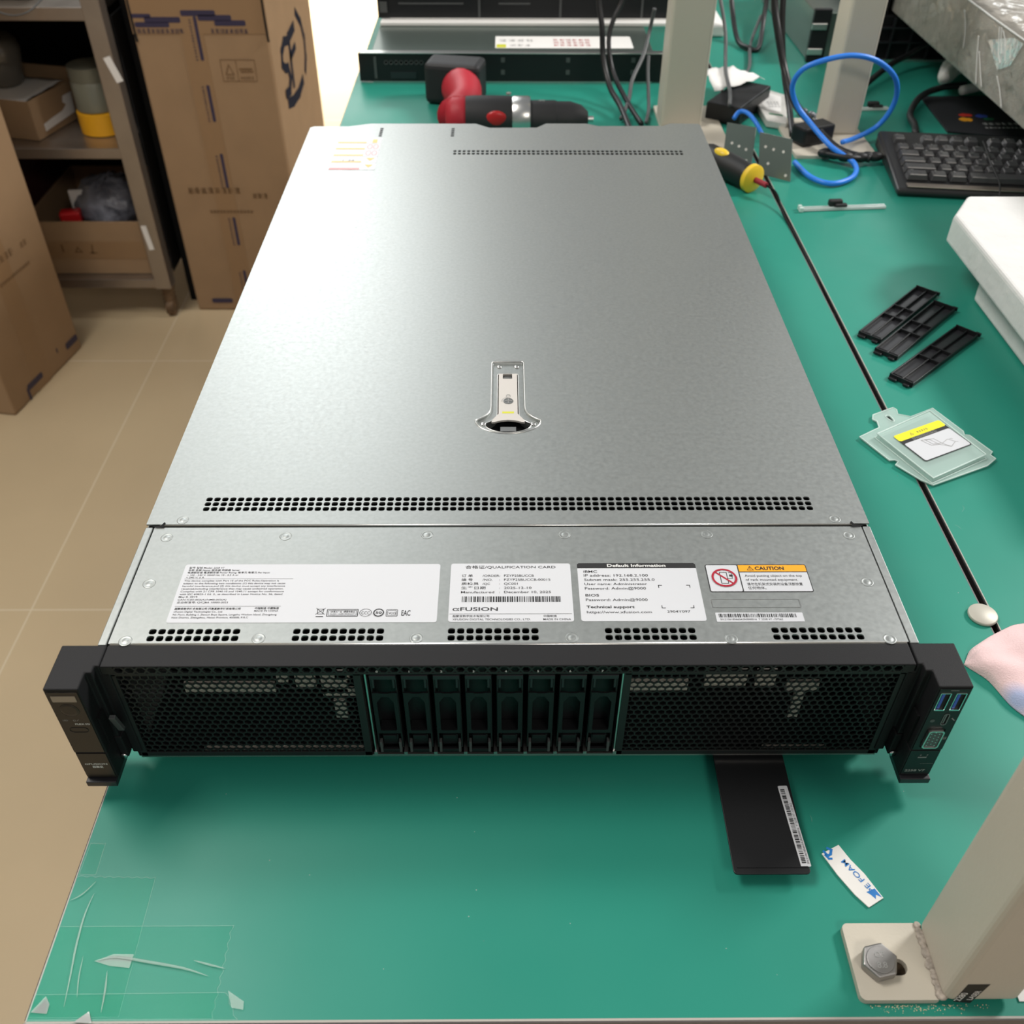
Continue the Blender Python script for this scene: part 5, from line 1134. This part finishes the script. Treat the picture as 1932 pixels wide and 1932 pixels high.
for x0, x1, z0, z1 in ((.002,.045,.686,.694),(.030,.105,.677,.688),(.008,.080,.668,.678),(.108,.180,.690,.701),(.142,.212,.681,.692),(.175,.240,.671,.682)): block('blue_tape_print', 'indigo_ink', TC, FM, lambda q: q.prism(rrect(x0, z0, x1, z1, .003, 3), .0006, .0009))
block('tape_small_print', 'indigo_ink', TC, FM, lambda q: glyphs(q, .010, .656, .110, .010, .0008, 4)); block('tape_small_print', 'indigo_ink', TC, FM, lambda q: glyphs(q, .165, .656, .245, .010, .0008, 5))
block('blue_tape_print', 'indigo_ink', TC, FM, lambda q: q.prism(rrect(.040,.022,.092,.034,.004,3), .0006, .0009))
q = MB(); stroke(q, [(.172,.560),(.245,.560),(.245,.604),(.172,.604)], .0014, .0003, True); stroke(q, [(.205,.560),(.205,.604)], .0014, .0003); stroke(q, [(.180,.574),(.197,.574),(.1885,.594)], .0022, .0003, True); rect(q, .210, .583, .238, .587, .0003); rect(q, .212, .578, .240, .581, .0003); glyphs(q, .180, .564, .200, .006, .0003, 1); glyphs(q, .210, .564, .240, .006, .0003, 2)
q.xf(FM); q.build('handling_symbols', 'cardboard_dark', TC)
for a in ((.042,.308,.168,.0155,.0009,7), (.190,.296,.228,.013,.0003,8), (.082,.260,.190,.008,.0009,9)): block('carton_print', 'cardboard_dark', TC, FM, lambda q: glyphs(q, *a))
for x in (.004,.281): block('strap', 'black_matte', TC, FM, lambda q: q.tube([(x,.75,.0),(x,.70,.001),(x+.001,.655,.0015),(x+.002,.640,.0015)], .0022, n=6))
FS = frameM((.1425,-.2575,0), (0,1,0), (0,0,1)); q = MB()
def YZ(y, z): return (y-1.8475, z)
stroke(q, [YZ(*p) for p in ((2.035,.592),(1.985,.602),(1.945,.590),(1.935,.568),(1.960,.553),(1.990,.545),(2.000,.520),(1.975,.500),(1.935,.505))], .020, .0004)
stroke(q, [YZ(2.030,.500),YZ(2.040,.596),YZ(2.110,.600)], .024, .0004); stroke(q, [YZ(2.035,.555),YZ(2.100,.560)], .018, .0004)
stroke(q, [YZ(*p) for p in ((2.160,.618),(2.205,.585),(2.225,.545),(2.215,.505),(2.190,.482))], .020, .0004); stroke(q, [YZ(*p) for p in ((2.140,.470),(2.080,.462),(2.000,.468),(1.950,.480))], .024, .0004)
q.xf(FS); q.build('side_logo', 'logo_ink', TC)
ang = math.atan2(1.671-1.387, -1.022+1.075) - PI/2
dv_ = Vector((-1.022+1.075, 1.671-1.387)).normalized(); pv = Vector((-dv_.y, dv_.x))
cc = Vector((-1.075,1.387)) + dv_*.1445 + pv*.25
LC = carton('brown shipping carton cut off by the left edge, standing before the cart', (cc.x,cc.y,0), ang, .50, .289, .90, 2)
FM2 = frameM((.25,-.1445,0), (0,1,0), (0,0,1))
q = MB(); q.prism(rrect(.094,.0,.150,.90,.001,1), 0, .0004); q.xf(FM2); q.build('tape_strip', 'brown_tape', LC)
for zs in ((.38,.46),(.53,.62)): block('blue_tape_print', 'indigo_ink', LC, FM2, lambda q: strips(q, (zs,), .118, .0005, 5))
for a in ((.065,.022,.125,.036,.004,3),(.060,.001,.068,.030,.002,2),(.232,.026,.282,.042,.004,3),(.196,.040,.200,.052,.001,1)): block('blue_tape_print', 'indigo_ink', LC, FM2, lambda q: q.prism(rrect(*a), .0006, .0009))
for a in ((.060,.300,.185,.0165,.0009,7), (.200,.298,.236,.014,.0003,8), (.100,.258,.215,.008,.0009,9)): block('carton_print', 'cardboard_dark', LC, FM2, lambda q: glyphs(q, *a))
o = MB().box(.2515,-.1500,.7502,.3000,-.1300,.7508).build('paper_slip', 'paper'); tag(o, 'white slip of paper to the right of the near steel post', 'paper')

# ------------------------------------------------------------------ dust and short scratches on the bench tops
q = MB(); rn = random.Random(14)
for k in range(170):
    x = rn.uniform(-.22,.60); y = rn.uniform(-.15,.75)
    if -.25 < x < .25 and y > -.03: continue
    if k % 4:
        r = rn.uniform(.00015,.0005); q.prism([(x+r*rn.uniform(.6,1)*math.cos(a*1.05), y+r*rn.uniform(.6,1)*math.sin(a*1.05)) for a in range(6)], T+.00002, T+.00012)
    else:
        a = rn.uniform(0, PI); L_ = rn.uniform(.0015,.006); stroke(q, [(x,y),(x+L_*math.cos(a),y+L_*math.sin(a)),(x+L_*1.6*math.cos(a+.3),y+L_*1.6*math.sin(a+.3))], .00018, T+.00006)
o = q.build('dust_specks', 'tape_bubble'); tag(o, 'pale dust specks and short scratches scattered over the green bench tops', 'dust'); o['kind'] = 'stuff'

q = MB(); q.obox((.4180,.9780,T+.0168), (.9,.43,0), (-.43,.9,0), (0,0,1), .026, .014, .0120); o = q.build('power_adapter', 'black_satin', bevel=.003); tag(o, 'small black power adapter on the foot plate of the rear right post', 'adapter')
